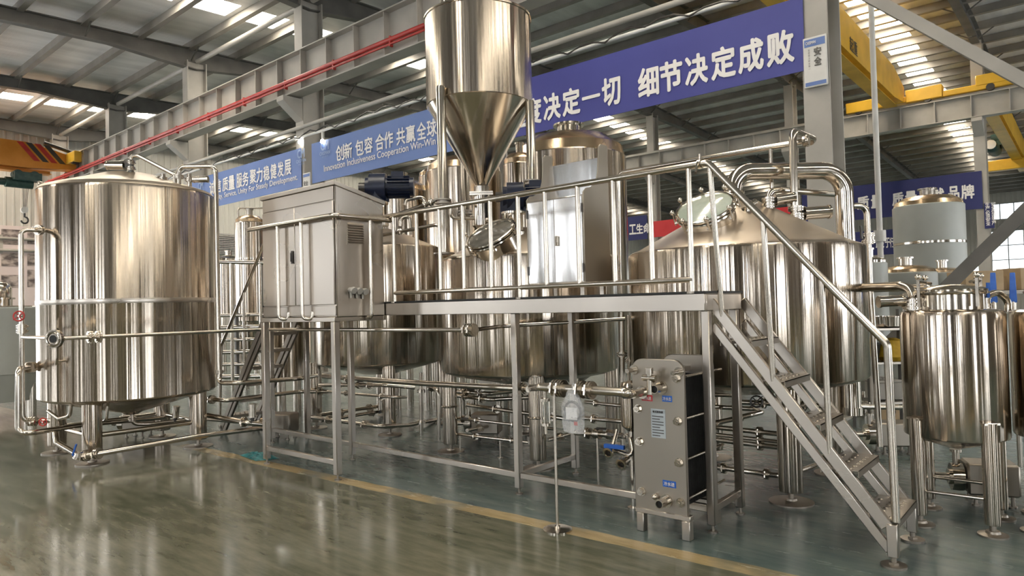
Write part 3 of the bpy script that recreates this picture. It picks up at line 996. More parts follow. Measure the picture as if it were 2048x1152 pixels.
def frame_leg(root, x, y, z1, w=0.058):
    g = put('leg', MB().span((x - w / 2, y - w / 2, 0.055), (x + w / 2, y + w / 2, z1)), FLAT, root, bevel=0.005)
    put('foot', MB().cyl((x, y, 0.0), (x, y, 0.012), 0.032, n=20).cyl((x, y, 0.01), (x, y, 0.06), 0.011, n=10), PLATE, g)


for (x, y) in ((-7.74, 4.51), (-6.13, 4.51), (-3.80, 4.51), (-2.075, 4.545)):
    frame_leg(PF, x, y, ZB)
for (x, y) in ((-7.62, 4.93), (-3.81, 5.36), (-2.085, 5.055)):
    frame_leg(PF, x, y, ZB if y < 5.3 else ZD - .01)
for (a, b) in (((-7.71, 4.51), (-6.16, 4.51)), ((-6.10, 4.51), (-3.83, 4.51)), ((-3.77, 4.51), (-2.10, 4.545)), ((-3.80, 4.54), (-3.81, 5.33)), ((-2.075, 4.575), (-2.085, 5.026)), ((-6.72, 3.87), (-5.53, 3.89))):
    put('lower_rail', MB().beam((*a, 0.165), (*b, 0.165), 0.04, 0.05), FLAT, PF, bevel=0.004)
# stand under the control cabinet
for (x, y) in ((-6.735, 3.86), (-5.515, 3.885)):
    frame_leg(PF, x, y, 1.50, 0.062)
for (a, b) in (((-6.77, 3.86), (-5.48, 3.885)), ((-6.735, 3.89), (-6.735, 4.45)), ((-5.515, 3.915), (-5.515, 4.45))):
    put('cabinet_shelf_beam', MB().beam((*a, 1.522), (*b, 1.522), 0.06, 0.045), FLAT, PF, bevel=0.004)
put('cabinet_shelf_beam', MB().beam((-5.48, 4.46, 1.522), (-6.77, 4.46, 1.522), 0.03, 0.045), FLAT, PF)

RT = 0.024
# railing: top tube, toe tube, uprights
R0, R1 = (-5.456, 4.500, 2.550), (-2.054, 4.500, 2.572)
RX0, RX1 = R0[0], R1[0]
RZ = 2.545
put('handrail', MB().tube([(RX0 - .02, 4.475, RZ), (RX1, 4.475, RZ + .02)], RT, n=14), TUBE, PF)
put('toe_rail', MB().tube([(-5.33, 4.475, 1.765), (-2.13, 4.475, 1.765)], 0.021, n=14), TUBE, PF)
for i, px in enumerate(((-5.335, 4.475, 2.199), (-4.993, 4.475, 2.174), (-4.671, 4.475, 2.152), (-4.363, 4.475, 2.130), (-4.026, 4.475, 2.106), (-3.707, 4.475, 2.083), (-3.417, 4.475, 2.104), (-3.091, 4.475, 2.159), (-2.763, 4.475, 2.169), (-2.448, 4.475, 2.177), (-2.141, 4.475, 2.184))):
    low = ZD - .005 if i in (0, 5, 10) else 1.77
    put('baluster', MB().cyl((px[0], 4.475, low), (px[0], 4.475, RZ), 0.019, n=14), TUBE, PF)
    if i in (0, 5, 10):
        put('post_flange', MB().cyl((px[0], 4.475, ZD - .004), (px[0], 4.475, ZD + .012), 0.042, n=20), PLATE, PF)
# the railing round the control cabinet hooks under its shelf
CZ = 2.50
C0 = (-6.747, 3.800, 2.535)
put('cabinet_handrail', MB().tube([(-6.93, 3.80, CZ), (-5.385, 3.80, CZ), (-5.385, 4.475, CZ)], RT, 0.05, 14), TUBE, PF)
put('rail_joint', MB().tube([(-5.385, 4.45, CZ), (-5.385, 4.475, CZ), (RX0 - .02, 4.475, RZ)], RT, 0.02, 14), TUBE, PF)
for p in ((-6.357, 3.800, 2.138), (-5.930, 3.800, 2.112)):
    put('hooked_upright', MB().tube([(p[0], 3.80, CZ), (p[0], 3.80, 1.53), (p[0] + .085, 3.86, 1.53), (p[0] + .085, 3.86, 1.60)], 0.019, 0.06, 14), TUBE, PF)
put('hooked_upright', MB().tube([(-5.385, 4.22, CZ), (-5.385, 4.22, 1.53), (-5.46, 4.22, 1.53)], 0.019, 0.05, 14), TUBE, PF)

# ---------------------------------------------------------------- control cabinet
CC = thing('control_cabinet', 'tall two-door stainless control cabinet with a sloped top on the platform end', 'cabinet', (-6.12, 4.17, 1.545))
x0, x1, y0, y1, z0 = -6.77, -5.46, 3.875, 4.445, 1.546
put('body', MB().hexa([(x0, y0, z0), (x1, y0, z0), (x1, y1, z0), (x0, y1, z0), (x0, y0, 2.80), (x1, y0, 2.80), (x1, y1, 2.67), (x0, y1, 2.67)]), FLAT, CC, bevel=0.006)
put('sloped_roof', MB().hexa([(x0 - .015, y0 - .02, 2.802), (x1 + .015, y0 - .02, 2.802), (x1 + .015, y1 + .02, 2.662), (x0 - .015, y1 + .02, 2.662),
                              (x0 - .015, y0 - .02, 2.845), (x1 + .015, y0 - .02, 2.845), (x1 + .015, y1 + .02, 2.705), (x0 - .015, y1 + .02, 2.705)]), FLAT, CC, bevel=0.004)
xm = (x0 + x1) / 2 - .02
for (a, b, nm) in ((x0 + .02, xm - .004, 0), (xm + .004, x1 - .02, 1)):
    d = put('door', MB().span((a, y0 - .018, 1.665), (b, y0 - .002, 2.655)), FLAT, CC, bevel=0.004)
    if nm == 0:
        h = put('door_handle', MB().span((b - .045, y0 - .036, 2.09), (b - .018, y0 - .018, 2.22)).span((b - .04, y0 - .048, 2.11), (b - .023, y0 - .036, 2.20)), DARKSTEEL, d, bevel=0.003)
put('header_panel', MB().span((x0 + .02, y0 - .012, 2.665), (x1 - .02, y0 - .002, 2.795)), FLAT, CC, bevel=0.003)
put('base_strip', MB().span((x0 + .01, y0 - .012, 1.56), (x1 - .01, y0 - .002, 1.655)), FLAT, CC, bevel=0.003)
lv = MB().span((x1 + .001, 3.99, 2.24), (x1 + .006, 4.20, 2.46))
for k in range(9):
    lv.hexa([(x1 + .006, 4.0, 2.25 + k * .023), (x1 + .022, 4.0, 2.25 + k * .023), (x1 + .022, 4.19, 2.25 + k * .023), (x1 + .006, 4.19, 2.25 + k * .023),
             (x1 + .006, 4.0, 2.268 + k * .023), (x1 + .010, 4.0, 2.268 + k * .023), (x1 + .010, 4.19, 2.268 + k * .023), (x1 + .006, 4.19, 2.268 + k * .023)])
put('vent_louvre', lv, FLAT, CC)
for (y, z) in ((4.02, 1.80), (4.09, 1.795), (4.16, 1.79)):
    put('power_socket', MB().cyl((x1, y, z), (x1 + .05, y, z), 0.026, n=18).cyl((x1 + .05, y, z), (x1 + .075, y, z - .01), 0.032, n=18).cyl((x1 + .02, y, z - .02), (x1 + .02, y, z - .075), 0.013, n=10), PAINT_GREY, CC)
put('side_panel', MB().span((x1 + .0005, y0 + .03, 1.70), (x1 + .003, y1 - .03, 2.62)), FLAT, CC)

# ---------------------------------------------------------------- operating console on the platform
OC = thing('operating_console', 'mirror-bright two-door console with raised side plates behind the railing', 'console', (-3.72, 5.2, 1.67))
cx0, cx1 = -4.04, -3.39
cy0, cy1 = 5.0, 5.415
prof = [(0, 1.80), (0, 2.60)]
for k in range(7):                                     # concave shoulder sweeping up to the raised ear
    t = k / 6 * math.pi / 2
    prof.append((0.05 + 0.20 * math.sin(t), 2.64 + 0.22 * (1 - math.cos(t))))
prof += [(0.27, 3.04), (0.30, 3.07), (0.415, 3.07), (0.415, 1.80)]
for x in (cx0, cx1 - .012):
    put('side_plate', MB().prism(prof, (x, cy0, 0), (0, 1, 0), (0, 0, 1), 0.012), PLATE, OC, bevel=0.002)
put('body', MB().span((cx0 + .013, cy0 + .004, 1.80), (cx1 - .013, cy1, 2.58)), STEEL_SMOOTH, OC, bevel=0.004)
MIRROR = steel_sheet('mirror_stainless_door', (0.84, 0.83, 0.82), 0.20, 0.0, 2.0, 0.12, 0.25, 0.0)
put('upper_panel', MB().hexa([(cx0 + .013, cy0 + .34, 2.585), (cx1 - .013, cy0 + .34, 2.585), (cx1 - .013, cy0 + .36, 2.585), (cx0 + .013, cy0 + .36, 2.585),
                               (cx0 + .013, cy0 + .345, 2.96), (cx1 - .013, cy0 + .345, 2.96), (cx1 - .013, cy0 + .365, 2.96), (cx0 + .013, cy0 + .365, 2.96)]), MIRROR, OC)
cm = (cx0 + cx1) / 2
for (a, b, s) in ((cx0 + .02, cm - .004, 1), (cm + .004, cx1 - .02, 0)):
    mb = MB()
    n = 8                                               # thin sheet door, slightly dished between its edges
    for i in range(n):
        for j in range(n):
            def q(u, v):
                bow = 0.012 * (1 - (2 * u - 1) ** 2) * (1 - (2 * v - 1) ** 4)
                return (a + (b - a) * u, cy0 - .006 - bow, 1.815 + (2.565 - 1.815) * v)
            mb.faces([q(i / n, j / n), q((i + 1) / n, j / n), q((i + 1) / n, (j + 1) / n), q(i / n, (j + 1) / n)], [(0, 1, 2, 3)])
    bmesh.ops.remove_doubles(mb.bm, verts=mb.bm.verts[:], dist=1e-5)
    mb.span((a, cy0 - .005, 1.815), (b, cy0 + .003, 2.565))
    d = put('door', mb, MIRROR, OC, sharp=30)
    if not s:
        put('door_handle', MB().span((a + .02, cy0 - .035, 2.14), (a + .045, cy0 - .012, 2.23)), STEEL_SMOOTH, d, bevel=0.004)
    for z in (1.93, 2.46):
        hx = a - .006 if s else b + .006
        put('hinge', MB().cyl((hx, cy0 - .012, z - .04), (hx, cy0 - .012, z + .04), 0.008, n=10), DARKSTEEL, d)
for (x, y) in ((cx0 + .06, cy0 + .05), (cx1 - .06, cy0 + .05), (cx0 + .06, cy1 - .05), (cx1 - .06, cy1 - .05)):
    put('leg', MB().span((x - .02, y - .02, 1.671), (x + .02, y + .02, 1.80)), STEEL_SMOOTH, OC)

# ---------------------------------------------------------------- the stairs
def stairs(name, label, xt, zt, xb, zb, ya, yb, n, mat, rail=True):
    """steep stairs from (xt, zt) down to (xb, zb) between ya and yb: double stringers and punched treads"""
    s = thing(name, label, 'stairs', (xb, (ya + yb) / 2, 0))
    d = Vector((xb - xt, 0, zb - zt)).normalized()
    nrm = Vector((-d.z, 0, d.x)) if d.x > 0 else Vector((d.z, 0, -d.x))
    for y in (ya, yb):
        a, b = Vector((xt, y, zt)), Vector((xb, y, zb))
        put('stringer', MB().beam(a - nrm * 0.035, b - nrm * 0.035, 0.035, 0.072, up=(0, 1, 0) if False else (0, 0, 1)), mat, s, bevel=0.004)
        lo = Vector((0, 0, -0.175))
        put('lower_stringer', MB().beam(a + lo - nrm * 0.02, b + lo * 0.85 - nrm * 0.02, 0.035, 0.055), mat, s, bevel=0.004)
        p = put('foot_post', MB().span((xb - .028, y - .03, 0.06), (xb + .03, y + .03, zb + .0)), mat, s, bevel=0.004)
        put('foot_pad', MB().cyl((xb, y, 0.0), (xb, y, 0.014), 0.072, n=28).cyl((xb, y, 0.01), (xb, y, 0.065), 0.016, n=12).cyl((xb, y, 0.014), (xb, y, 0.028), 0.03, n=6), PLATE, p)
    sg = 1 if xb > xt else -1
    for k in range(n):
        t = (k + 1.0) / n if n == 5 else (k + 1.0) / (n + 0.6)
        z = zt - 0.03 + (zb + .05 - zt) * t
        x = xt + (xb - xt) * t
        tr = MB().span((x - sg * .19, ya + .018, z - .006), (x + sg * .035, yb - .018, z))
        tr.span((x + sg * .031, ya + .018, z - .045), (x + sg * .035, yb - .018, z - .0))
        tr.span((x - sg * .19, ya + .018, z - .04), (x - sg * .186, yb - .018, z - .0))
        m = int((yb - ya) / 0.085)
        for i in range(m):
            for j in range(3):
                yy = ya + .06 + (yb - ya - .12) * (i + (0.5 if j % 2 else 0)) / m
                xx = x - sg * (.155 - j * .07)
                tr.lathe([(0.016, 0), (0.011, 0.006), (0.006, 0.006), (0.006, 0.001)], (xx, yy, z), 10)
        put('tread', tr, PLATE, s)
    return s


ST = stairs('platform_stairs', 'steep stainless stairs with punched treads and one curved handrail at the platform end', -2.035, 1.63, -0.965, 0.255, 4.60, 5.16, 5, FLAT)
hr = put('handrail', MB().tube([(RX1 + .004, 4.475, RZ + .02), (RX1 + .06, 4.475, RZ + .02), (-0.955, 4.60, 1.325), (-0.945, 4.60, 0.27)], RT, 0.07, 14, 8), TUBE, ST)
for (p, q) in (((-1.974, 4.520, 2.476), (-1.993, 4.600, 1.547)), ((-1.652, 4.550, 2.091), (-1.637, 4.600, 1.103)), ((-1.307, 4.580, 1.655), (-1.301, 4.600, 0.688))):
    xx = (p[0] + q[0]) / 2
    zt = RZ + .02 + (1.325 - RZ - .02) * (xx - RX1 - .06) / (-0.955 - RX1 - .06)
    zz = 1.63 + (0.255 - 1.63) * (xx + 2.035) / (-0.965 + 2.035)
    yy = 4.475 + (4.60 - 4.475) * (xx - RX1 - .06) / (-0.955 - RX1 - .06)
    put('handrail_post', MB().cyl((xx, yy, zt), (xx, 4.60, zz - .06), 0.019, n=14), TUBE, ST)
put('rail_clamp', MB().cyl((RX1 - .012, 4.475, RZ + .0198), (RX1 + .012, 4.475, RZ + .0202), 0.033, n=20).cyl((RX1, 4.475, RZ + .02), (RX1, 4.475, RZ + .09), 0.01, n=10).cyl((RX1, 4.44, RZ + .03), (RX1, 4.40, RZ - .05), 0.008, n=8), STEEL_SMOOTH, ST)

SL = stairs('access_stairs', 'darker steep stairs at the far platform end beside the tall separate tank', -7.84, 1.60, -9.0, 0.10, 4.50, 4.96, 6, PLATE)
put('handrail', MB().tube([(-7.80, 4.50, 2.50), (-8.97, 4.50, 1.17), (-9.05, 4.50, 0.15)], 0.02, 0.05, 12), TUBE, SL)
put('handrail_post', MB().cyl((-7.82, 4.50, 2.48), (-7.82, 4.50, 1.62), 0.02, n=12), TUBE, SL)
put('handrail_post', MB().cyl((-8.35, 4.50, 1.875), (-8.37, 4.50, 0.95), 0.016, n=12), TUBE, SL)

# ---------------------------------------------------------------- plate heat exchanger
HE = thing('plate_heat_exchanger', 'upright plate heat exchanger with a rounded steel front plate before the stairs', 'heat exchanger', (-2.33, 4.5, 0))
hx0, hx1, hy = -2.535, -2.135, 4.29
out = [(0, 0.15), (0.40, 0.15), (0.40, 1.13)]
for k in range(7):
    t = k / 6 * math.pi / 2
    out.append((0.32 + 0.08 * math.cos(t), 1.135 + 0.08 * math.sin(t)))
for k in range(7):
    t = math.pi / 2 + k / 6 * math.pi / 2
    out.append((0.08 + 0.08 * math.cos(t), 1.135 + 0.08 * math.sin(t)))
put('front_plate', MB().prism(out, (hx0, hy + .03, 0), (1, 0, 0), (0, 0, 1), 0.03), PLATE, HE, bevel=0.003)
put('rear_plate', MB().prism(out, (hx0, hy + .49, 0), (1, 0, 0), (0, 0, 1), 0.03), PLATE, HE, bevel=0.003)
pk = MB()
for k in range(50):
    pk.span((hx0 + .075, hy + .033 + k * .0085, 0.19), (hx1 - .072 - (.008 if k % 2 else 0), hy + .038 + k * .0085, 1.08))
put('plate_pack', pk, BLACK, HE)
put('carrying_bar', MB().span((hx0 + .17, hy - .02, 1.10), (hx0 + .23, hy + .75, 1.135)), FLAT, HE)
for (px) in ((-2.461, 4.285, 1.136), (-2.191, 4.285, 1.147)):
    pass
for (x, z) in ((hx0 + .045, 0.86), (hx0 + .05, 0.63), (hx0 + .055, 0.28), (hx1 - .05, 1.09), (hx1 - .05, 0.80), (hx1 - .05, 0.52), (hx1 - .05, 0.25)):
    r_ = put('tie_rod', MB().cyl((x, hy - .04, z), (x, hy + .72, z), 0.010, n=12), TUBE, HE)
    put('nut', MB().cyl((x, hy - .035, z), (x, hy, z), 0.024, n=6).cyl((x, hy - .008, z), (x, hy, z), 0.031, n=20), STEEL_SMOOTH, r_)
for (x, z) in ((hx0 + .16, 1.07), (hx0 + .17, 0.265)):
    put('guide_bolt', MB().cyl((x, hy - .03, z), (x, hy, z), 0.022, n=20).ball((x, hy - .03, z), 0.02, 12), STEEL_SMOOTH, HE)
for (x) in (hx0 + .02, hx1 - .03):
    put('bar_end', MB().cyl((x, hy - .10, 1.135), (x, hy + .05, 1.135), 0.016, n=16).cyl((x, hy - .012, 1.135), (x, hy, 1.135), 0.034, n=20), TUBE, HE)
for (x, z, L) in ((hx0 + .235, 1.02, .11), (hx0 + .245, 0.245, .11)):
    pb = MB().lathe([(0.030, 0), (0.030, L), (0.024, L), (0.022, L - .03), (0, L - .03)], (x, hy, z), 24, Matrix.Rotation(math.pi / 2, 4, 'X'))
    pb.cyl((x, hy - .015, z), (x, hy, z), 0.045, n=28)
    p = put('port', pb, STEEL_SMOOTH, HE)
    put('port_bore', MB().cyl((x, hy - L + .026, z), (x, hy - L + .029, z), 0.0222, n=20), BLACK, p)
put('port', MB().cyl((hx0 + .085, hy - .14, 0.98), (hx0 + .085, hy, 0.98), 0.030, n=24).cyl((hx0 + .085, hy - .015, .98), (hx0 + .085, hy, .98), 0.045, n=28), STEEL_SMOOTH, HE)
put('stand', MB().span((hx0, hy - .01, 0.13), (hx1 + .02, hy + .05, 0.165)).span((hx0 + .01, hy - .01, 0.0), (hx0 + .065, hy + .05, 0.13)).span((hx1 - .045, hy - .01, 0.0), (hx1 + .015, hy + .05, 0.13)), FLAT, HE, bevel=0.004)
put('rear_stand', MB().span((hx0, hy + .44, 0.13), (hx1 + .02, hy + .50, 0.165)).span((hx0 + .01, hy + .44, 0.0), (hx0 + .065, hy + .50, 0.13)).span((hx1 - .045, hy + .44, 0.0), (hx1 + .015, hy + .50, 0.13)), FLAT, HE, bevel=0.004)


def sticker(root, name, mat, x, z, w, h, body, lines=1):
    put(name, MB().span((x, hy - .002, z), (x + w, hy, z + h)), mat, root)
    if body:
        mb = MB()
        letters(mb, body, (x + w * .1, hy - .0028, z + h * .2), (1, 0, 0), (0, 0, 1), w * .8, h * .6, 0.01)
        put('sticker_lettering', mb, LETTER, root)


RED_S = new_mat('red_sticker', (0.55, 0.05, 0.06), 0.5)
noise_color(RED_S, (20, 20, 20), (0.5, 0.045, 0.05), (0.6, 0.055, 0.07))
NAME_S = new_mat('etched_name_plate', (0.46, 0.50, 0.52), 0.4, 0.4)
noise_color(NAME_S, (20, 20, 20), (0.43, 0.47, 0.49), (0.49, 0.53, 0.55))
sticker(HE, 'red_sticker', RED_S, hx0 + .075, 0.92, 0.085, 0.042, '热水进')
sticker(HE, 'blue_sticker', BLUE, hx0 + .235, 0.925, 0.075, 0.042, '冷水出')
sticker(HE, 'blue_sticker', BLUE, hx0 + .22, 0.34, 0.10, 0.045, '冷水进')
npl = put('name_plate', MB().span((hx0 + .145, hy - .003, 0.67), (hx0 + .255, hy, 0.87)), NAME_S, HE)
mb = MB()
letters(mb, '板式换热器', (hx0 + .16, hy - .0036, 0.843), (1, 0, 0), (0, 0, 1), .08, .016, 0.01)
for k in range(8):
    mb.span((hx0 + .153, hy - .0038, 0.683 + k * .019), (hx0 + .153 + (.088 if k % 3 else .06), hy - .003, 0.689 + k * .019))
put('plate_lettering', mb, DARKSTEEL, npl)

# ---------------------------------------------------------------- pipework
def pipe(label, pts, r, cl=(), bend=None, cat='pipe', name='process_pipe', mat=None):
    """a pipe run: the bent tube and its clamp joints; cl holds (point, direction) pairs"""
    p0 = Vector(pts[0])
    t = thing(name, label, cat, p0)
    put('tube', MB().tube(pts, r, bend if bend is not None else 3.2 * r, 14), mat or TUBE, t)
    clamps(t, cl, r)
    return t


def lerp(a, b, k):
    return Vector(a).lerp(Vector(b), k)


def hand_wheel(root, p, d, r, mat=RED):
    p, d = Vector(p), Vector(d).normalized()
    w = put('hand_wheel', MB().torus(p, d, r, r * .16, 24, 8).cyl(p - d * .008, p + d * .008, r * .28, n=14).beam(p - d.orthogonal() * r, p + d.orthogonal() * r, r * .2, r * .2, d).beam(p - d.cross(d.orthogonal().normalized()) * r, p + d.cross(d.orthogonal().normalized()) * r, r * .2, r * .2, d), mat, root)
    w['label'] = 'red hand wheel' if mat is RED else 'dark hand wheel'
    put('valve_stem', MB().cyl(p - d * 0.075, p + d * 0.01, r * .18, n=10), TUBE, w)
    return w


def butterfly(root, p, d, side, r, mat=DARKSTEEL, label=None):
    """butterfly valve: a round body on the pipe with a straight lever to one side"""
    p, d, side = Vector(p), Vector(d).normalized(), Vector(side).normalized()
    b = put('butterfly_valve', MB().cyl(p - d * .02, p + d * .02, r * 1.7, n=22).cyl(p - d * .03, p - d * .02, r * 1.9, n=22).cyl(p + d * .02, p + d * .03, r * 1.9, n=22), TUBE, root)
    l = put('lever', MB().cyl(p, p + side * r * 2.3, r * .35, n=10).beam(p + side * r * 2.2, p + side * r * 2.4 + d * r * 4.2, r * .9, r * .45, side), mat, b)
    if label:
        l['label'] = label
    return b


# standpipe, its cross pipe and the low loop at the side of the separate tank
SPX, SPY = -8.59, 2.155
sp_ = pipe('grey standpipe with a red hand wheel rising in front of the photo posters', [(-8.575, 2.27, 2.545), (SPX, SPY, 2.54), (SPX, SPY, 0.535), (-8.545, 2.390, 0.502)], 0.024,
           [((SPX, SPY, 1.52), (0, 0, 1)), ((SPX, SPY, 1.47), (0, 0, 1)), ((-8.546, 2.219, 0.521), (0.75, 0.66, 0)), ((-8.534, 2.242, 0.519), (0.75, 0.66, 0))], 0.075)
hand_wheel(sp_, (SPX + .06, SPY - .04, 1.63), (0.8, -0.6, 0.1), 0.05)
hw = (-8.499, 2.364, 0.510)
hand_wheel(sp_, (hw[0] + .03, hw[1] - .06, hw[2]), (0.65, -0.76, 0), 0.04)
xp = pipe('long pipe from the standpipe across the separate tank to the platform legs', [(SPX + .024, SPY, 1.41), (-7.37, SPY, 1.41), (-7.37, 4.20, 1.405), (-4.00, 4.20, 1.415), (-4.367, 4.979, 1.415), (-3.393, 5.645, 1.458)], 0.019, [], 0.06)
clamps(xp, [((-7.37, 2.40, 1.41), (0, 1, 0)), ((-7.37, 2.47, 1.41), (0, 1, 0)), ((-4.06, 4.20, 1.415), (1, 0, 0)), ((-4.01, 4.20, 1.415), (1, 0, 0))], 0.028)
e_ = Vector((-7.37, SPY, 1.41))
v_ = Vector((.55, -.83, 0)).normalized()
put('blind_flange', MB().cyl(e_, e_ + v_ * .07, 0.03, n=20).cyl(e_ + v_ * .06, e_ + v_ * .075, 0.085, n=32).cyl(e_ + v_ * .08, e_ + v_ * .095, 0.085, n=32).torus(e_ + v_ * .097, v_, .062, .012, 28, 8), TUBE, xp)
put('flange_eye', MB().cyl(e_ + v_ * .095, e_ + v_ * .099, .035, n=24), BLACK, xp)
pipe('low pipe loop beside the standpipe, bending along the floor under the separate tank', [(-9.127, 2.421, 1.057), (-8.500, 2.101, 1.088), (-8.507, 2.095, 0.435), (-8.413, 2.175, 0.421), (-8.878, 2.829, 0.368), (-9.212, 3.857, 0.274)], 0.028,
     [((-8.984, 2.346, 1.064), (0.9, 0.4, 0)), ((-8.840, 2.271, 1.070), (0.9, 0.4, 0))], 0.08)
lp = pipe('shiny pipe lying low across the front legs of the separate tank', [(-8.679, 2.474, 0.380), (-8.490, 2.437, 0.266), (-8.191, 2.560, 0.137), (-8.146, 2.664, 0.144), (-8.022, 3.752, 0.177), (-7.978, 4.510, 0.158)], 0.030,
          [((-8.176, 2.612, 0.140), (0.9, .4, .1)), ((-8.146, 2.716, 0.145), (0.9, .4, .05))], 0.06)
butterfly(lp, (-8.199, 2.553, 0.142), (0.2, 0.3, 1), (-.6, -.7, .2), 0.028, BLUE, 'blue lever')
u1 = pipe('curved drain under the pointed bottom of the separate tank', [(HX, HY, 0.43), (HX, HY, 0.30), (-8.835, 3.521, 0.275), (-8.592, 3.990, 0.303), (-8.374, 4.568, 0.176)], 0.024, [((HX, HY, 0.36), (0, 0, 1))])
actuator(u1, (-8.704, 3.763, 0.288), (0.15, 0.05, 1), 0.13, 0.038)
pipe('short bent outlet pipe between the legs of the separate tank', [(-8.772, 2.657, 0.632), (-8.781, 2.649, 0.498), (-8.990, 2.603, 0.453), (-9.202, 2.555, 0.533)], 0.02)
pipe('thin bent drain pipe beside the nearest leg of the separate tank', [(-8.350, 2.884, 0.613), (-8.360, 2.875, 0.459), (-8.723, 2.830, 0.365)], 0.016)

# pipes between the separate tank and the platform
pa = pipe('middle pipe running from the separate tank under the dark stairs', [(-8.498, 4.069, 0.537), (-8.317, 4.223, 0.512), (-8.229, 5.215, 0.518), (-7.860, 5.397, 0.521)], 0.027, [((-8.451, 4.109, 0.529), (0.9, 0.2, 0)), ((-7.954, 5.344, 0.521), (0.9, 0.3, 0))])
pb = pipe('lower pipe with a silver valve head near the dark stairs foot', [(-8.402, 4.020, 0.352), (-7.870, 4.274, 0.265), (-7.809, 4.522, 0.210)], 0.030, [((-7.931, 4.249, 0.276), (0.8, 0.5, 0))])
actuator(pb, (-7.786, 4.280, 0.296), (0.02, 0.0, 1), 0.15, 0.042)

# product main under the railing
m1 = pipe('bright main pipe running under the platform behind its front legs', [(-7.371, 5.000, 0.789), (-5.387, 4.900, 0.816), (-3.830, 4.700, 0.874)], 0.030, [((-6.750, 4.950, 0.794), (1, 0, 0)), ((-3.884, 4.710, 0.872), (1, 0, 0))])
WP = pipe('warm bright pipe held by the round-based pole and feeding the heat exchanger', [(-3.780, 4.680, 0.888), (-3.160, 4.020, 1.004), (-2.371, 4.020, 1.010), (-2.50, 4.10, 0.98), (-2.45, 4.20, 0.98)], 0.031,
          [((-3.008, 4.020, 1.005), (1, 0, 0)), ((-2.958, 4.020, 1.005), (1, 0, 0)), ((-2.787, 4.020, 1.008), (1, 0, 0)), ((-2.711, 4.020, 1.007), (1, 0, 0))], 0.05)
vt = (-3.425, 4.300, 0.982)
put('bleed_valve', MB().cyl(vt, (vt[0], vt[1], vt[2] + .07), 0.012, n=10).cyl((vt[0] - .03, vt[1], vt[2] + .06), (vt[0] + .03, vt[1], vt[2] + .06), 0.010, n=10), TUBE, WP)
v2 = (-2.334, 4.180, 1.076)
put('bleed_valve', MB().cyl((v2[0], v2[1], .985), (v2[0], v2[1], v2[2] + .05), 0.02, n=14).cyl((v2[0] - .05, v2[1], v2[2] + .02), (v2[0] + .05, v2[1], v2[2] + .02), 0.022, n=14).cyl((v2[0], v2[1], v2[2] + .05), (v2[0], v2[1], v2[2] + .09), 0.028, n=16), TUBE, WP)

stp = thing('pipe_stand', 'thin steel pole on a round floor plate holding up the warm bright pipe', 'stand', (-2.983, 3.955, 0))
put('base_plate', MB().lathe([(0, 0), (0.105, 0), (0.105, 0.010), (0.02, 0.012), (0.02, 0.03), (0, 0.03)], (-2.983, 3.955, 0), 40), STEEL_SMOOTH, stp)
put('pole', MB().cyl((-2.983, 3.955, 0.02), (-2.983, 3.955, 0.96), 0.011, n=14), TUBE, stp)
put('cradle', MB().tube([(-2.983, 3.955, 0.955), (-2.983, 3.965, 0.99), (-2.983, 4.02, 0.985)], 0.012, 0.02, 10), TUBE, stp)

sg = thing('sight_glass', 'glass tube in a cage of rods hanging under the warm bright pipe', 'sight glass', (-3.115, 4.020, 0.947))
sgp = (-3.115, 4.020, 0.962)
sx, sy, sz = sgp
put('glass_tube', MB().cyl((sx, sy, sz - .22), (sx, sy, sz - .06), 0.022, n=20), GLASS, sg)
put('cap', MB().cyl((sx, sy, sz - .06), (sx, sy, sz - .04), 0.036, n=20).cyl((sx, sy, sz - .04), (sx, sy, sz + .02), 0.014, n=14), STEEL_SMOOTH, sg)
put('cap', MB().cyl((sx, sy, sz - .24), (sx, sy, sz - .22), 0.036, n=20).cyl((sx, sy, sz - .30), (sx, sy, sz - .24), 0.012, n=12), STEEL_SMOOTH, sg)
for k in range(4):
    a = k * math.pi / 2 + .4
    put('cage_rod', MB().cyl((sx + .032 * math.cos(a), sy + .032 * math.sin(a), sz - .22), (sx + .032 * math.cos(a), sy + .032 * math.sin(a), sz - .06), 0.004, n=8), TUBE, sg)

# clear bag hung over the pipe, with a hose coil and papers inside
bgp = (-2.831, 3.970, 0.852)
bx, by, bz = bgp
bag = thing('plastic_bag', 'clear plastic bag with a coiled hose and papers tied to the warm bright pipe', 'bag', (bx, by, bz - .14))
mb = MB()
rr = random.Random(3)
n, rows = 28, 14
rg = []
for j in range(rows + 1):
    v = j / rows
    z = bz + .155 - .30 * v
    w = (0.035 + 0.06 * min(1, v * 2.6) - .02 * max(0, v - .8) * 3)
    th = 0.012 + 0.026 * math.sin(min(1, v * 1.2) * math.pi * .8)
    rg.append([mb.bm.verts.new((bx + w * math.cos(a) + rr.uniform(-.004, .004), by + th * math.sin(a) + rr.uniform(-.004, .004), z + rr.uniform(-.003, .003))) for a in [i * 2 * math.pi / n for i in range(n)]])
for a, b in zip(rg, rg[1:]):
    mb.skin(a, b)
mb.bm.faces.new(rg[-1])
put('bag_film', mb, PLASTIC, bag, sharp=25)
put('coiled_hose', MB().torus((bx, by, bz + .005), (0, 1, 0.1), 0.068, 0.010, 32, 8), DARKSTEEL, bag)
PAPER = new_mat('white_paper', (0.72, 0.71, 0.70), 0.8)
noise_color(PAPER, (60, 10, 90), (0.5, 0.5, 0.5), (0.78, 0.77, 0.76), lo=.25, hi=.45)
put('paper', MB().box((bx - .005, by - .012, bz - .01), (.09, .002, .085), 0.1), PAPER, bag)
tg_ = put('orange_tag', MB().box((bx + .035, by - .02, bz - .075), (.028, .004, .026)), RED, bag)
put('tie', MB().torus((bx, by + .02, bz + .165), (1, .3, 0), 0.034, 0.006, 20, 8), PLASTIC, bag)

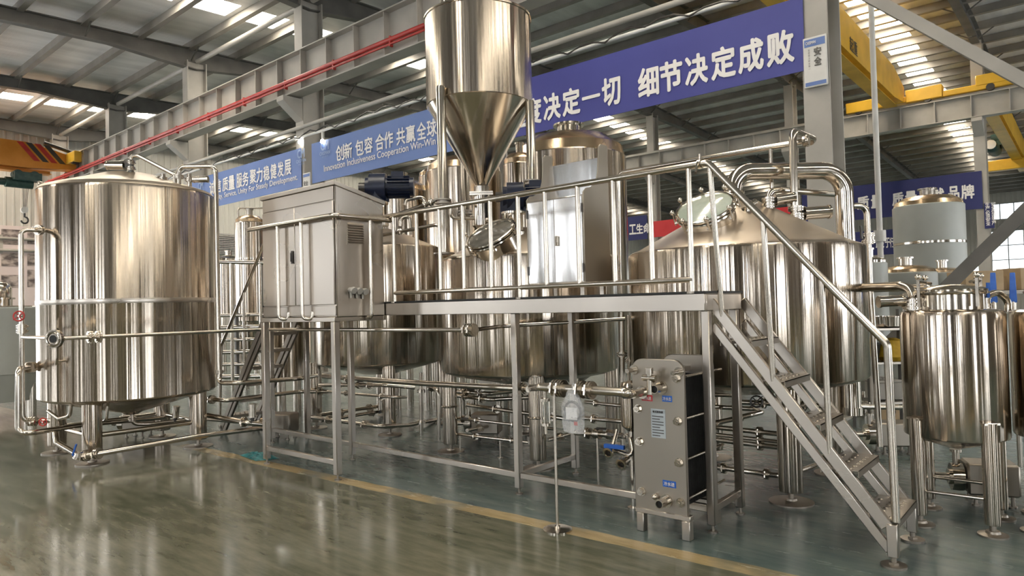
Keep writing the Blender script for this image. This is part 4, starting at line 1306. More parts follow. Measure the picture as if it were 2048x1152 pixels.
# filter housing and the blue-levered valves beside the heat exchanger
fp = (-2.806, 4.720, 0.651)
fh = thing('filter_housing', 'small upright stainless filter canister half hidden by the heat exchanger plate', 'filter', (fp[0], fp[1], 0))
put('canister', MB().lathe([(0, .60), (.03, .605), (.075, .64), (.08, .66), (.08, .93), (.086, .935), (.086, .955), (.08, .96), (.07, .985), (.02, 1.0), (0, 1.0)], (fp[0], fp[1], 0), 40), STEEL, fh)
put('clamp_band', MB().torus((fp[0], fp[1], .945), (0, 0, 1), .086, .008, 36, 8), STEEL_SMOOTH, fh)
put('support_leg', MB().cyl((fp[0], fp[1], 0.0), (fp[0], fp[1], .61), .022, n=14).cyl((fp[0], fp[1], 0), (fp[0], fp[1], .012), .05, n=20), TUBE, fh)
f0, f1 = (-2.938, 4.620, 0.458), (-2.786, 4.560, 0.402)
dv = thing('drain_valve_pair', 'two open pipe ends with a blue lever below the filter canister', 'valve', (f0[0], f0[1], 0.3))
put('header', MB().tube([(f0[0], f0[1] + .10, f0[2] + .14), (f0[0], f0[1] + .02, f0[2]), (f1[0] + .06, f1[1] + .05, f1[2] + .03), (fp[0], fp[1] - .02, 0.55)], 0.018, .03), TUBE, dv)
for q in (f0, (f1[0], f1[1], f1[2])):
    e = put('open_ferrule', MB().lathe([(.030, 0), (.045, 0), (.045, .014), (.030, .02), (.030, .10), (.022, .10), (.022, 0.0)], (q[0], q[1] - .05, q[2] - .02), 28, Matrix.Rotation(-math.pi / 2 + .25, 4, 'X')), STEEL_SMOOTH, dv)
    put('bore', MB().cyl((q[0], q[1] - .015, q[2] - .028), (q[0], q[1] - .012, q[2] - .028), .0225, n=20), BLACK, e)
bl = put('lever', MB().box((f0[0] + .045, f0[1] - .02, f0[2] + .035), (.17, .03, .03), .1), BLUE, dv)
bl['label'] = 'blue lever'

# manifold of dark pipes under the vessels
MAN = [
    ('upper manifold pipe just below the settling vessel', [(-7.960, 5.350, 0.607), (-6.598, 5.350, 0.684), (-6.337, 5.600, 0.642)], .026),
    ('slim bright pipe passing the front leg of the settling vessel', [(-7.573, 5.200, 0.561), (-6.183, 5.200, 0.579), (-6.507, 5.600, 0.515)], .018),
    ('slanting upper pipe going back beneath the settling vessel', [(-7.898, 5.300, 0.218), (-8.268, 6.600, 0.142)], .026),
    ('slanting lower pipe going back beneath the settling vessel', [(-7.901, 5.300, 0.138), (-8.223, 6.600, 0.070)], .024),
    ('warm low pipe bending round the front leg of the settling vessel', [(-7.914, 5.150, 0.211), (-6.440, 5.150, 0.227), (-6.838, 5.900, 0.095), (-7.176, 6.800, 0.014)], .026),
    ('upper pipe bending under the vessel below the hopper', [(-5.734, 5.700, 0.620), (-5.227, 5.700, 0.624), (-5.421, 6.400, 0.567)], .024),
    ('second pipe bending under the vessel below the hopper', [(-5.635, 5.600, 0.592), (-5.107, 5.600, 0.583), (-5.026, 6.200, 0.539)], .024),
    ('third pipe under the vessel below the hopper, sloping to the pole', [(-5.551, 5.700, 0.476), (-3.971, 5.600, 0.459)], .022),
    ('thin blue-lit pipe under the vessel below the hopper', [(-5.527, 5.500, 0.357), (-4.468, 5.500, 0.363), (-4.298, 5.700, 0.323)], .016),
    ('lowest straight pipe beneath the vessel below the hopper', [(-5.514, 5.450, 0.187), (-4.446, 5.450, 0.210)], .016),
    ('slanting pipe receding behind the low pump box', [(-5.374, 5.500, 0.232), (-5.770, 6.600, 0.117)], .020),
    ('straight valve pipe ending at the filter canister', [(-3.620, 5.100, 0.450), (-3.123, 5.100, 0.475)], .024),
    ('pipe above the valve pipe beside the filter canister', [(-3.672, 5.300, 0.548), (-3.236, 5.300, 0.555)], .020),
    ('thin upper pipe behind the plastic bag', [(-3.708, 5.400, 0.682), (-3.293, 5.400, 0.676)], .016),
    ('sloping pipe rising behind the plastic bag', [(-4.091, 5.300, 0.298), (-4.029, 5.900, 0.319)], .018),
    ('upper of three straight pipes beneath the kettle', [(-2.937, 5.900, 0.472), (-2.066, 5.900, 0.468)], .022),
    ('middle of three straight pipes beneath the kettle', [(-2.889, 5.800, 0.427), (-2.034, 5.800, 0.421)], .018),
    ('lowest of three straight pipes beneath the kettle', [(-2.890, 5.800, 0.382), (-2.027, 5.800, 0.376)], .022),
    ('floor-level pipe behind the kettle leg', [(-2.729, 5.750, 0.149), (-1.985, 5.750, 0.153), (-1.973, 6.500, 0.103)], .022),
    ('pipe with a sharp return bend beneath the kettle', [(-2.790, 5.700, 0.471), (-2.437, 6.200, 0.556), (-2.401, 6.400, 0.559), (-2.543, 6.600, 0.550), (-3.112, 6.600, 0.535)], .024),
    ('straight pipe high beneath the kettle', [(-3.023, 6.200, 0.710), (-2.525, 6.200, 0.733)], .024),
    ('pipe leaving the kettle bottom towards the small tanks', [(-2.568, 6.300, 0.653), (-1.941, 6.600, 0.625), (-1.360, 7.200, 0.578)], .024),
    ('vertical pipe dropping under the gap between two vessels', [(-6.557, 5.900, 0.787), ((-6.574, 5.900, 0.247)[0], 5.9, 0.0)], .026),
    ('curved pipe dropping near the leg below the hopper', [(-6.304, 5.800, 0.641), (-6.136, 5.800, 0.590), ((-6.147, 5.800, 0.267)[0], 5.8, 0.0)], .024),
    ('vertical pipe beside the kettle above the filter canister', [(-3.490, 5.750, 1.591), ((-3.521, 5.750, 0.671)[0], 5.75, 0.0)], .026),
    ('second vertical pipe beside the kettle', [(-3.505, 5.900, 1.490), ((-3.533, 5.900, 0.652)[0], 5.9, 0.0)], .020),
]
MANO = []
for lab, pts, r in MAN:
    a, b = Vector(pts[0]), Vector(pts[1])
    MANO.append(pipe(lab, pts, r, [(a.lerp(b, 0.3), b - a)] + ([(a.lerp(b, .8), b - a)] if (b - a).length > .5 else [])))
hand_wheel(MANO[20], (-2.335, 6.100, 0.699), (0.3, -0.9, 0.3), 0.05, DARKSTEEL)
butterfly(MANO[11], (-3.378, 5.100, 0.464), (1, 0, 0), (0, -.3, 1), .024)
butterfly(MANO[11], (-3.239, 5.100, 0.471), (1, 0, 0), (0, -.9, .2), .024)
butterfly(MANO[8], (-5.401, 5.500, 0.357), (1, 0, .1), (0, -.9, .2), .024)
butterfly(MANO[0], (-7.090, 5.350, 0.656), (1, 0, 0), (0, -.5, 1), .026)
butterfly(MANO[5], (-5.507, 5.700, 0.623), (1, 0, 0), (0, -.5, .6), .024)
actuator(MANO[3], (-8.146, 6.500, 0.060), (0, 0, 1), .14, .04)
for px in ((-3.383, 5.100, 0.320), ):
    put('support_foot', MB().cyl((px[0], px[1], 0), (px[0], px[1], 0.509), .010, n=10).cyl((px[0], px[1], 0), (px[0], px[1], .01), .03, n=16), TUBE, MANO[11])
a, b = Vector((-5.490, 5.450, 0.189)), Vector((-4.446, 5.450, 0.210))
for k in (.05, .62):
    q = a.lerp(b, k)
    put('support_foot', MB().cyl((q.x, q.y, 0), (q.x, q.y, q.z), .010, n=10).cyl((q.x, q.y, 0), (q.x, q.y, .01), .03, n=16), TUBE, MANO[9])


def pump(label, loc, rz, s=1.0):
    """pump: boxed motor on short feet with a round pump head and two ports"""
    t = thing('transfer_pump', label, 'pump', (loc[0], loc[1], 0))
    R = Matrix.Rotation(rz, 3, 'Z')
    def g(x, y, z):
        return Vector((loc[0], loc[1], 0)) + R @ Vector((x * s, y * s, z * s))
    mb = MB()
    mb.box(g(0.12, 0, 0.20), (0.34 * s, 0.24 * s, 0.24 * s), rz)
    put('motor_cover', mb, PLATE, t, bevel=0.015)
    put('pump_head', MB().cyl(g(-0.06, 0, .19), g(-0.14, 0, .19), 0.105 * s, n=32).cyl(g(-.14, 0, .19), g(-.16, 0, .19), .06 * s, n=24), STEEL_SMOOTH, t)
    put('suction_port', MB().cyl(g(-.15, 0, .19), g(-.26, 0, .19), .028 * s, n=16).cyl(g(-.25, 0, .19), g(-.27, 0, .19), .045 * s, n=20), TUBE, t)
    put('delivery_port', MB().cyl(g(-.10, .0, .28), g(-.10, 0, .40), .026 * s, n=16).cyl(g(-.10, 0, .385), g(-.10, 0, .405), .042 * s, n=20), TUBE, t)
    for x in (0.0, .24):
        for y in (-.09, .09):
            put('foot', MB().cyl(g(x, y, 0), g(x, y, .085), .014 * s, n=12).cyl(g(x, y, 0), g(x, y, .012), .028 * s, n=16), PLATE, t)
    return t


pump('boxed pump on the floor beneath the control cabinet', (-8.015, 4.694, -0.000), 0.5, 1.0)
pump('grey boxed pump on the floor behind the legs of the separate tank', (-9.792, 3.661, 0.000), 0.55, 0.95)
pump('boxed pump on the floor beneath the vessel under the hopper', (-5.766, 6.080, -0.000), 0.5, 1.0)
pump('rusty-looking pump box on the floor beneath the two small tanks', (-0.772, 6.373, 0.000), 0.35, 1.0)
pump('low pump beyond the stairs and the kettle leg', (-1.729, 7.863, 0.000), 0.6, 1.0)

# ---------------------------------------------------------------- pipes above the vessels
tp = pipe('tall thin pipe rising from the kettle roof with a hooked top', [(-1.976, 6.191, 2.249), (-1.971, 6.196, 3.088), (-1.981, 6.843, 3.124), (-1.991, 6.768, 3.089)], 0.033, [((-1.964, 6.202, 2.337), (0, 0, 1)), ((-1.965, 6.201, 2.293), (0, 0, 1)), ((-1.965, 6.200, 2.398), (0, 0, 1))], 0.09)
actuator(tp, (-1.950, 6.213, 2.354), (0.76, 0.65, 0.05), 0.22, 0.055)
hp = pipe('long high pipe crossing behind the railing from the console to the hooked pipe', [(-3.878, 6.350, 1.803), (-3.851, 6.350, 3.007), (-1.880, 6.350, 3.014)], 0.026, [((-1.906, 6.350, 3.014), (1, 0, 0))], 0.08)
hh = (-2.221, 6.350, 2.999)
put('hanger', MB().cyl((hh[0], hh[1], hh[2]), (hh[0], hh[1], 2.55), 0.018, n=12), TUBE, hp)
vv = pipe('thin pipe with a valve head joining the fat vapour pipe', [(-2.151, 6.043, 2.343), (-2.146, 6.048, 2.559), (-2.085, 6.164, 2.577), (-1.770, 7.022, 2.585)], 0.028, [((-2.148, 6.046, 2.484), (0, 0, 1)), ((-2.149, 6.045, 2.431), (0, 0, 1))], 0.07)
actuator(vv, (-2.138, 6.054, 2.475), (0.76, 0.65, 0.12), 0.16, 0.048)
kv = pipe('cluster valve standing on the kettle roof beside its manhole', [(-2.247, 5.830, 2.335), (-2.245, 5.832, 2.422), (-2.220, 5.919, 2.462)], 0.03, [((-2.246, 5.832, 2.387), (0, 0, 1))])
rv_ = pipe('bent pipe with butterfly valves standing behind the kettle', [(-2.146, 8.669, 2.677), (-1.990, 8.802, 2.678), (-1.986, 8.806, 1.746), ((-1.993, 8.799, 0.263)[0], (-1.993, 8.799, 0.263)[1], 0.0)], 0.036, [((-1.982, 8.808, 2.332), (0, 0, 1)), ((-1.985, 8.806, 2.250), (0, 0, 1))], .1)
butterfly(rv_, (-1.983, 8.807, 2.291), (0, 0, 1), (-.76, -.65, 0), .036)
lv1 = pipe('upper pipe crossing behind the railing above the settling vessel', [(-6.537, 5.470, 2.748), (-6.319, 5.524, 2.790), (-5.753, 5.611, 2.896)], .024, [((-6.081, 5.594, 2.843), (.7, .6, .2)), ((-5.989, 5.607, 2.864), (.7, .6, .2))])
hand_wheel(lv1, (-6.172, 5.518, 2.919), (0, -.3, 1), .06, DARKSTEEL)
pipe('double bent pipe behind the railing above the settling vessel', [(-6.391, 5.463, 2.610), (-6.381, 5.472, 2.707), (-6.297, 5.543, 2.729), (-6.291, 5.547, 2.497)], .022)
pipe('arched pipe behind the railing near the hopper leg', [(-6.570, 5.704, 2.909), (-6.560, 5.713, 2.972), (-6.376, 5.869, 3.017), (-6.372, 5.873, 2.713)], .024)
pipe('long pipe lying behind the railing over the settling vessel', [(-6.314, 5.135, 2.474), (-5.658, 5.429, 2.562), (-5.647, 5.438, 2.150)], .020, [((-6.123, 5.231, 2.504), (.7, .6, .1))])
bp_ = pipe('pipe leading from the kettle to the roof of the small tank beside the stairs', [(-1.642, 6.250, 1.686), (-1.104, 5.800, 1.688), (-1.005, 5.720, 1.655), (-1.004, 5.700, 1.501)], 0.034, [((-1.002, 5.700, 1.567), (0, 0, 1)), ((-1.003, 5.700, 1.534), (0, 0, 1))], .09)
actuator(bp_, (-1.024, 5.700, 1.582), (-0.80, -0.60, -.04), 0.17, 0.04)
put('pipe_prop', MB().cyl((-1.355, 6.020, 1.682), (-1.329, 6.020, 0.426), 0.022, n=14), TUBE, bp_)
pipe('rear pipe reaching the small tank roof behind the first one', [(-1.570, 6.600, 1.673), (-0.989, 6.200, 1.678), (-0.926, 6.150, 1.644), (-0.921, 6.100, 1.575)], 0.026, [], .08)
s3 = pipe('curled pipe with a butterfly valve on the cut-off small tank', [(-0.607, 5.976, 1.483), (-0.609, 5.974, 1.591), (-0.533, 6.104, 1.625), (-0.477, 6.152, 1.564), (-0.480, 6.149, 1.477)], .024, [((-0.606, 5.977, 1.526), (0, 0, 1))], .08)
butterfly(s3, (-0.605, 5.978, 1.555), (0, 0, 1), (.5, -.5, .6), .024, BLUE, 'blue lever')
# pipe standing at the rim of the hooked column beyond the separate tank
pipe('thin loop pipe on the fermenter top beyond the dark stairs', [(-13.786, 7.321, 3.563), (-13.783, 7.323, 3.819), (-13.346, 7.694, 3.804), (-13.353, 7.688, 3.230)], .02)
lvp = pipe('level pipe crossing behind the dark stairs', [(-12.645, 6.322, 2.571), (-11.906, 6.949, 2.528)], .035)

for q in ((-12.471, 6.469, 2.565), (-12.051, 6.826, 2.542)):
    put('pipe_prop', MB().cyl((q[0], q[1], 0), q, 0.03, n=12), TUBE, lvp)

# ---------------------------------------------------------------- banners and signs
def word_pieces(mb, gap):
    """cut a printed line into its words at every gap wider than gap along x"""
    runs, end = [], -1e9
    for f in sorted(mb.bm.faces, key=lambda f: min(v.co.x for v in f.verts)):
        a, b = min(v.co.x for v in f.verts), max(v.co.x for v in f.verts)
        if a > end + gap:
            runs.append([])
        runs[-1].append(f)
        end = max(end, b)
    out = []
    for r in runs:
        w = MB()
        vm = {}
        for f in r:
            vs = []
            for v in f.verts:
                if v not in vm:
                    vm[v] = w.bm.verts.new(v.co)
                vs.append(vm[v])
            w.bm.faces.new(vs)
        out.append(w)
    mb.bm.free()
    return out


def banner(label, x0, x1, y, z0, z1, mat, texts, name='banner', dip=0.0, group=None):
    """a cloth banner stretched along x with a hem; texts: (characters, left, bottom, width, height, bold)"""
    t = thing(name, label, 'banner', ((x0 + x1) / 2, y, z0), group)
    mb = MB()
    mb.span((x0, y, z0), (x1, y + .012, z1))
    put('cloth', mb, mat, t)
    for nm in ('lettering', 'small_lettering'):
        tx = [q for q in texts if (len(q[0]) > 5) == (nm == 'small_lettering')]
        words_ = []
        for q in tx:                                   # a gap wider than a third of a character starts the next word
            if words_ and q[1] - (words_[-1][-1][1] + words_[-1][-1][3]) < .45 * q[4]:
                words_[-1].append(q)
            else:
                words_.append([q])
        for wd in words_:
            tm = MB()
            for body, a, b, w, h, bold in wd:
                letters(tm, body, (a, y - .012, b), (1, 0, 0), (0, 0, 1), w, h, bold)
            for w_ in (word_pieces(tm, .05) if nm == 'small_lettering' else [tm]):
                put(nm, w_, LETTER, t)
    return t


def spell(chars, xs, z, h, bold, w=None):
    out = []
    for c, (a, b) in zip(chars, xs):
        out.append((c, a, z, b - a, h, bold))
    return out


BY = 9.66
PALE = new_mat('faded_banner_print', (0.32, 0.42, 0.62), 0.6)
noise_color(PALE, (3, 3, 3), (0.28, 0.38, 0.58), (0.36, 0.46, 0.66))


def emblem(root, x, z, s):
    """the small faded company mark printed at a banner's end"""
    m = MB()
    letters(m, 'CM', (x + s * .12, BY - .02, z + s * .42), (1, 0, 0), (0, 0, 1), s * .75, s * .5, 0.03)
    letters(m, 'CASSMAN', (x, BY - .02, z + s * .14), (1, 0, 0), (0, 0, 1), s, s * .2, 0.02)
    letters(m, 'SINCE2016', (x + s * .2, BY - .02, z), (1, 0, 0), (0, 0, 1), s * .6, s * .08, 0.0)
    put('emblem', m, PALE, root)


def xs_at(pxs, y):
    return pxs


B3X = [((-8.018, 9.660, 5.024), (-7.639, 9.660, 5.041)), ((-7.757, 9.660, 5.019), (-7.401, 9.660, 4.993)), ((-7.332, 9.660, 5.024), (-6.979, 9.660, 5.041)), ((-6.915, 9.660, 5.028), (-6.567, 9.660, 5.042)), ((-6.504, 9.660, 5.071), (-6.163, 9.660, 5.040)), ((-6.104, 9.660, 5.028), (-5.766, 9.660, 5.078)),
       ((-5.423, 9.660, 5.082), (-5.077, 9.660, 5.082)), ((-5.034, 9.660, 5.072), (-4.677, 9.660, 5.104)), ((-4.610, 9.660, 5.127), (-4.266, 9.660, 5.081)), ((-4.193, 9.660, 5.138), (-3.843, 9.660, 5.123)), ((-3.783, 9.660, 5.144), (-3.438, 9.660, 5.091)), ((-3.372, 9.660, 5.145), (-3.019, 9.660, 5.087))]
ZL = (-3.209, 9.660, 4.871)[2] + .0
ZH = (-3.159, 9.660, 5.313)[2]
banner('big deep blue banner with large white characters behind the hopper', -8.65, -2.88, BY, 4.70, 5.72, BANNER_DEEP, spell('态度决定一切细节决定成败', [(a[0], b[0]) for a, b in B3X], ZL, ZH - ZL, 0.035))
T2 = [('创', 673, 690), ('新', 690, 705), ('包', 712, 729), ('容', 730, 746), ('合', 752, 769), ('作', 770, 787), ('共', 794, 811), ('赢', 813, 831), ('全', 835, 853), ('球', 855, 874)]
B2X = [((-13.531, 9.660, 5.264), (-13.219, 9.660, 5.213)), ((-13.198, 9.660, 5.269), (-12.911, 9.660, 5.280)), ((-12.781, 9.660, 5.258), (-12.487, 9.660, 5.209)), ((-12.449, 9.660, 5.260), (-12.164, 9.660, 5.212)), ((-12.057, 9.660, 5.250), (-11.763, 9.660, 5.200)), ((-11.745, 9.660, 5.252), (-11.459, 9.660, 5.202)), ((-11.340, 9.660, 5.290), (-11.064, 9.660, 5.241)), ((-11.030, 9.660, 5.289), (-10.746, 9.660, 5.237)), ((-10.683, 9.660, 5.279), (-10.407, 9.660, 5.228)), ((-10.375, 9.660, 5.274), (-10.093, 9.660, 5.222))]
z2a, z2b = (-13.397, 9.660, 5.112)[2], (-13.386, 9.660, 5.465)[2]
e0, e1 = (-14.027, 9.660, 4.919), (-9.926, 9.660, 4.967)
b2 = banner('lighter blue banner with small white English line beside the hopper', -14.55, -9.3, BY, 4.72, 5.70, BANNER, spell('创新包容合作共赢全球', [(a[0], b[0]) for a, b in B2X], z2a, z2b - z2a, 0.02)
            + [('Innovation Inclusiveness Cooperation Win-Win G', e0[0], (-13.966, 9.660, 4.886)[2], e1[0] - e0[0], .20, 0.008)], dip=.05)
emblem(b2, (-14.179, 9.660, 5.368)[0], 5.28, .42)
B1X = [((-19.807, 9.660, 5.161), (-19.441, 9.660, 5.115)), ((-19.409, 9.660, 5.184), (-19.111, 9.660, 5.146)), ((-19.020, 9.660, 5.206), (-18.701, 9.660, 5.165)), ((-18.670, 9.660, 5.232), (-18.329, 9.660, 5.187)), ((-18.216, 9.660, 5.243), (-17.913, 9.660, 5.202)), ((-17.885, 9.660, 5.198), (-17.560, 9.660, 5.223)), ((-17.481, 9.660, 5.212), (-17.167, 9.660, 5.169)), ((-17.139, 9.660, 5.233), (-16.832, 9.660, 5.190)), ((-16.780, 9.660, 5.250), (-16.480, 9.660, 5.208)), ((-16.429, 9.660, 5.267), (-16.137, 9.660, 5.224)), ((-16.087, 9.660, 5.283), (-15.803, 9.660, 5.241)), ((-15.754, 9.660, 5.298), (-15.453, 9.660, 5.253))]
z1a, z1b = (-15.620, 9.660, 5.085)[2], (-15.608, 9.660, 5.470)[2]
f0_, f1_ = (-19.629, 9.660, 4.946), (-15.168, 9.660, 4.920)
b1 = banner('lighter blue banner over the roof of the separate tank', -20.95, -15.02, BY, 4.70, 5.68, BANNER, spell('诚信质量服务聚力稳健发展', [(a[0], b[0]) for a, b in B1X], z1a, z1b - z1a, 0.02)
            + [('Integrity, Quality, Service, Unity For Steady Development.', f0_[0] - 1.0, (-17.517, 9.660, 4.887)[2] - .03, f1_[0] - f0_[0] + 1.0, .19, 0.008)])
emblem(b1, (-15.194, 9.660, 5.532)[0], 5.25, .42)
emblem(b1, (-20.561, 9.660, 5.453)[0], 5.15, .42)
BY_ = 27.70
R2X = [((-6.569, 27.700, 4.910), (-6.182, 27.700, 4.867)), ((-6.096, 27.700, 4.950), (-5.783, 27.700, 4.914)), ((-5.405, 27.700, 5.052), (-5.056, 27.700, 5.011)), ((-4.992, 27.700, 5.039), (-4.650, 27.700, 4.998)), ((-4.541, 27.700, 5.038), (-4.222, 27.700, 5.000)), ((-4.159, 27.700, 5.080), (-3.818, 27.700, 5.038)), ((-3.684, 27.700, 5.090), (-3.380, 27.700, 5.052)), ((-3.306, 27.700, 5.112), (-2.952, 27.700, 5.067))]
zra, zrb = (-3.129, 27.700, 4.834)[2], (-3.114, 27.700, 5.291)[2]
banner('navy banner with white characters high behind the tall grey tank', -8.55, -2.72, BY_, 4.45, 5.72, BANNER_NAVY, spell('质量质量成就品牌', [(a[0], b[0]) for a, b in R2X], zra, zrb - zra, 0.035))
L1X = [((-16.753, 27.700, 4.940), (-16.352, 27.700, 4.904)), ((-16.271, 27.700, 4.944), (-15.930, 27.700, 4.913)), ((-15.903, 27.700, 4.934), (-15.566, 27.700, 4.926)), ((-15.539, 27.700, 4.969), (-15.181, 27.700, 4.959))]
zl0, zl1 = (-15.753, 27.700, 4.736)[2], (-15.739, 27.700, 5.171)[2]
banner('navy banner with white characters seen behind the railing beside the kettle', -18.0, -15.35, BY_, 4.45, 5.55, BANNER_NAVY, spell('员工生命', [(a[0], b[0]) for a, b in L1X], zl0, zl1 - zl0, 0.03))
L2X = [((-5.997, 27.700, 3.471), (-5.734, 27.700, 3.487)), ((-5.700, 27.700, 3.521), (-5.538, 27.700, 3.527)), ((-5.538, 27.700, 3.527), (-5.409, 27.700, 3.535))]
zm0, zm1 = (-5.869, 27.700, 3.352)[2], (-5.857, 27.700, 3.698)[2]
banner('lower navy banner half hidden by the tall grey tank', -8.85, -4.6, BY_, 3.10, 4.0, BANNER_NAVY, spell('践于行', [(a[0], b[0]) for a, b in L2X], zm0, zm1 - zm0, 0.03))
RB = new_mat('red_banner_cloth', (0.62, 0.03, 0.035), 0.6)
noise_color(RB, (1, 1, 1), (0.58, 0.025, 0.03), (0.66, 0.04, 0.045))
ra, rb = (-15.0, 27.6, 0), (-9.05, 27.6, 0)
mb = MB().span((-15.12, 27.70, 4.50), (-8.92, 27.715, 5.22))
tag(put('banner', mb, RB), 'plain red banner far behind the kettle roof', 'banner')

# safety board on the big column
sa, sb = (-2.856, 9.600, 4.482), (-2.582, 9.600, 5.034)
sgn = thing('safety_sign', 'white safety notice with blue header and two black characters on the big column', 'sign', (sa[0], 9.64, sa[2]))
sx0, sx1, sz0, sz1 = sa[0] - .03, sb[0] - .0, 4.44, 5.12
put('board', MB().span((sx0, 9.62, sz0), (sx1, 9.65, sz1)), WHITE, sgn, bevel=0.008)
put('header_band', MB().span((sx0 + .02, 9.615, sz1 - .13), (sx1 - .02, 9.62, sz1 - .03)), BANNER, sgn)
put('footer_band', MB().span((sx0 + .02, 9.615, sz0 + .02), (sx1 - .02, 9.62, sz0 + .07)), BANNER, sgn)
tm = MB()
ww = sx1 - sx0
letters(tm, '安', (sx0 + ww * .47, 9.612, sz0 + .41), (1, 0, 0), (0, 0, 1), ww * .30, .11, .03)
letters(tm, '全', (sx0 + ww * .47, 9.612, sz0 + .28), (1, 0, 0), (0, 0, 1), ww * .30, .11, .03)
for k, c in enumerate('生命至上安全第一'):
    letters(tm, c, (sx0 + ww * .22, 9.612, sz0 + .49 - k * .036), (1, 0, 0), (0, 0, 1), ww * .08, .026, .0)
put('sign_lettering', tm, DARKSTEEL, sgn)
tm = MB()
letters(tm, 'CASSMAN', (sx0 + .04, 9.612, sz1 - .10), (1, 0, 0), (0, 0, 1), ww * .42, .04, .02)
put('header_lettering', tm, LETTER, sgn)
s2 = thing('safety_sign', 'small white notice on the column between the two lighter blue banners', 'sign', (-15.1, 9.64, 4.4))
a_, b_ = (-14.890, 9.620, 4.676), (-14.596, 9.620, 5.009)
put('board', MB().span((a_[0], 9.62, a_[2] - .06), (b_[0] + .02, 9.65, b_[2])), WHITE, s2, bevel=0.006)
put('header_band', MB().span((a_[0] + .02, 9.615, b_[2] - .10), (b_[0], 9.62, b_[2] - .03)), BANNER, s2)
tm = MB()
letters(tm, '安全', (a_[0] + .05, 9.613, b_[2] - .32), (1, 0, 0), (0, 0, 1), (b_[0] - a_[0]) * .6, .12, .02)
put('sign_lettering', tm, DARKSTEEL, s2)
c0, c1 = (-2.693, 27.600, 3.767), (-2.445, 27.600, 4.609)
s3_ = thing('column_plate', 'narrow navy plate with two upright lines of characters on a far column', 'sign', (c0[0], 27.7, c0[2]))
put('board', MB().span((c0[0], 27.68, c0[2]), (c1[0] + .02, 27.71, c1[2])), BANNER_NAVY, s3_)
tm = MB()
hh_ = (c1[2] - c0[2])
for k, c in enumerate('生产必须安全'):
    letters(tm, c, (c0[0] + .04, 27.67, c1[2] - hh_ * (.13 + k * .15)), (1, 0, 0), (0, 0, 1), .12, .13, .02)
for k, c in enumerate('安全促进生产'):
    letters(tm, c, (c0[0] + .20, 27.67, c1[2] - hh_ * (.13 + k * .15)), (1, 0, 0), (0, 0, 1), .12, .13, .02)
put('plate_lettering', tm, LETTER, s3_)

# ---------------------------------------------------------------- services along the column row
rp0, rp1 = (-22.968, 9.250, 6.448), (-9.943, 9.250, 7.151)
zr = (rp0[2] + rp1[2]) / 2
rpz = lambda x: rp0[2] + (rp1[2] - rp0[2]) * (x - rp0[0]) / (rp1[0] - rp0[0])
fpz = thing('fire_pipe', 'red fire pipe carried along the face of the long crane girder', 'pipe', (-20, 9.25, 7.0))
put('pipe', MB().tube([(-33.5, 9.25, 7.22), (11, 9.25, 7.22)], 0.05, n=14), RED, fpz)
put('lower_pipe', MB().tube([(-33.5, 9.24, 7.12), (11, 9.24, 7.12)], 0.025, n=10), RED, fpz)
for k in range(22):
    x = -33 + k * 2.0
    put('pipe_bracket', MB().span((x - .02, 9.22, 7.07), (x + .02, 9.30, 7.29)), RED, fpz)
cd = thing('cable_tray', 'pale cable pipe strung above the row of banners', 'conduit', (-12, 9.72, 6.0))
put('conduit', MB().tube([(-34, 9.62, 6.18), (11, 9.62, 6.18)], 0.05, n=12), PAINT_GREY, cd)
put('conduit', MB().tube([(-34, 9.62, 5.93), (11, 9.62, 5.93)], 0.032, n=10), WHITE, cd)
cb = MB()
pts = []
for k in range(120):
    x = -26 + k * .25
    pts.append((x, 9.60, 5.97 + .05 * math.sin(k * 2.1) + .03 * math.sin(k * .7)))
put('looped_cable', cb.tube(pts, 0.018, 0.0, 8), DARKSTEEL, cd)

for px, lab in (((-14.027, 9.620, 5.665), 'small lit lamp at the corner of the banner with the small English line'), ((-14.987, 9.620, 5.819), 'small lit lamp over the end of the banner above the separate tank')):
    lt = thing('spot_lamp', lab, 'lamp', px)
    put('bulb', MB().ball(px, 0.055, 14), LAMP, lt)
    put('lamp_holder', MB().cyl((px[0], px[1], px[2] + .04), (px[0], px[1], 5.92), .025, n=14), WHITE, lt)
dp0, dp1 = (-2.460, 11.681, 6.668), (-2.478, 11.666, 1.551)
dx, dy = (dp0[0] + dp1[0]) / 2, (dp0[1] + dp1[1]) / 2
dpp = thing('drop_pipe', 'long white pipe dropping from the roof behind the kettle', 'pipe', (dx, dy, 0))
put('pipe', MB().cyl((dx, dy, 0), (dx, dy, roof_z(dy) - .2), 0.042, n=16), WHITE, dpp)
put('coupling', MB().cyl((dx, dy, 2.45), (dx, dy, 2.62), 0.085, n=20), WHITE, dpp)

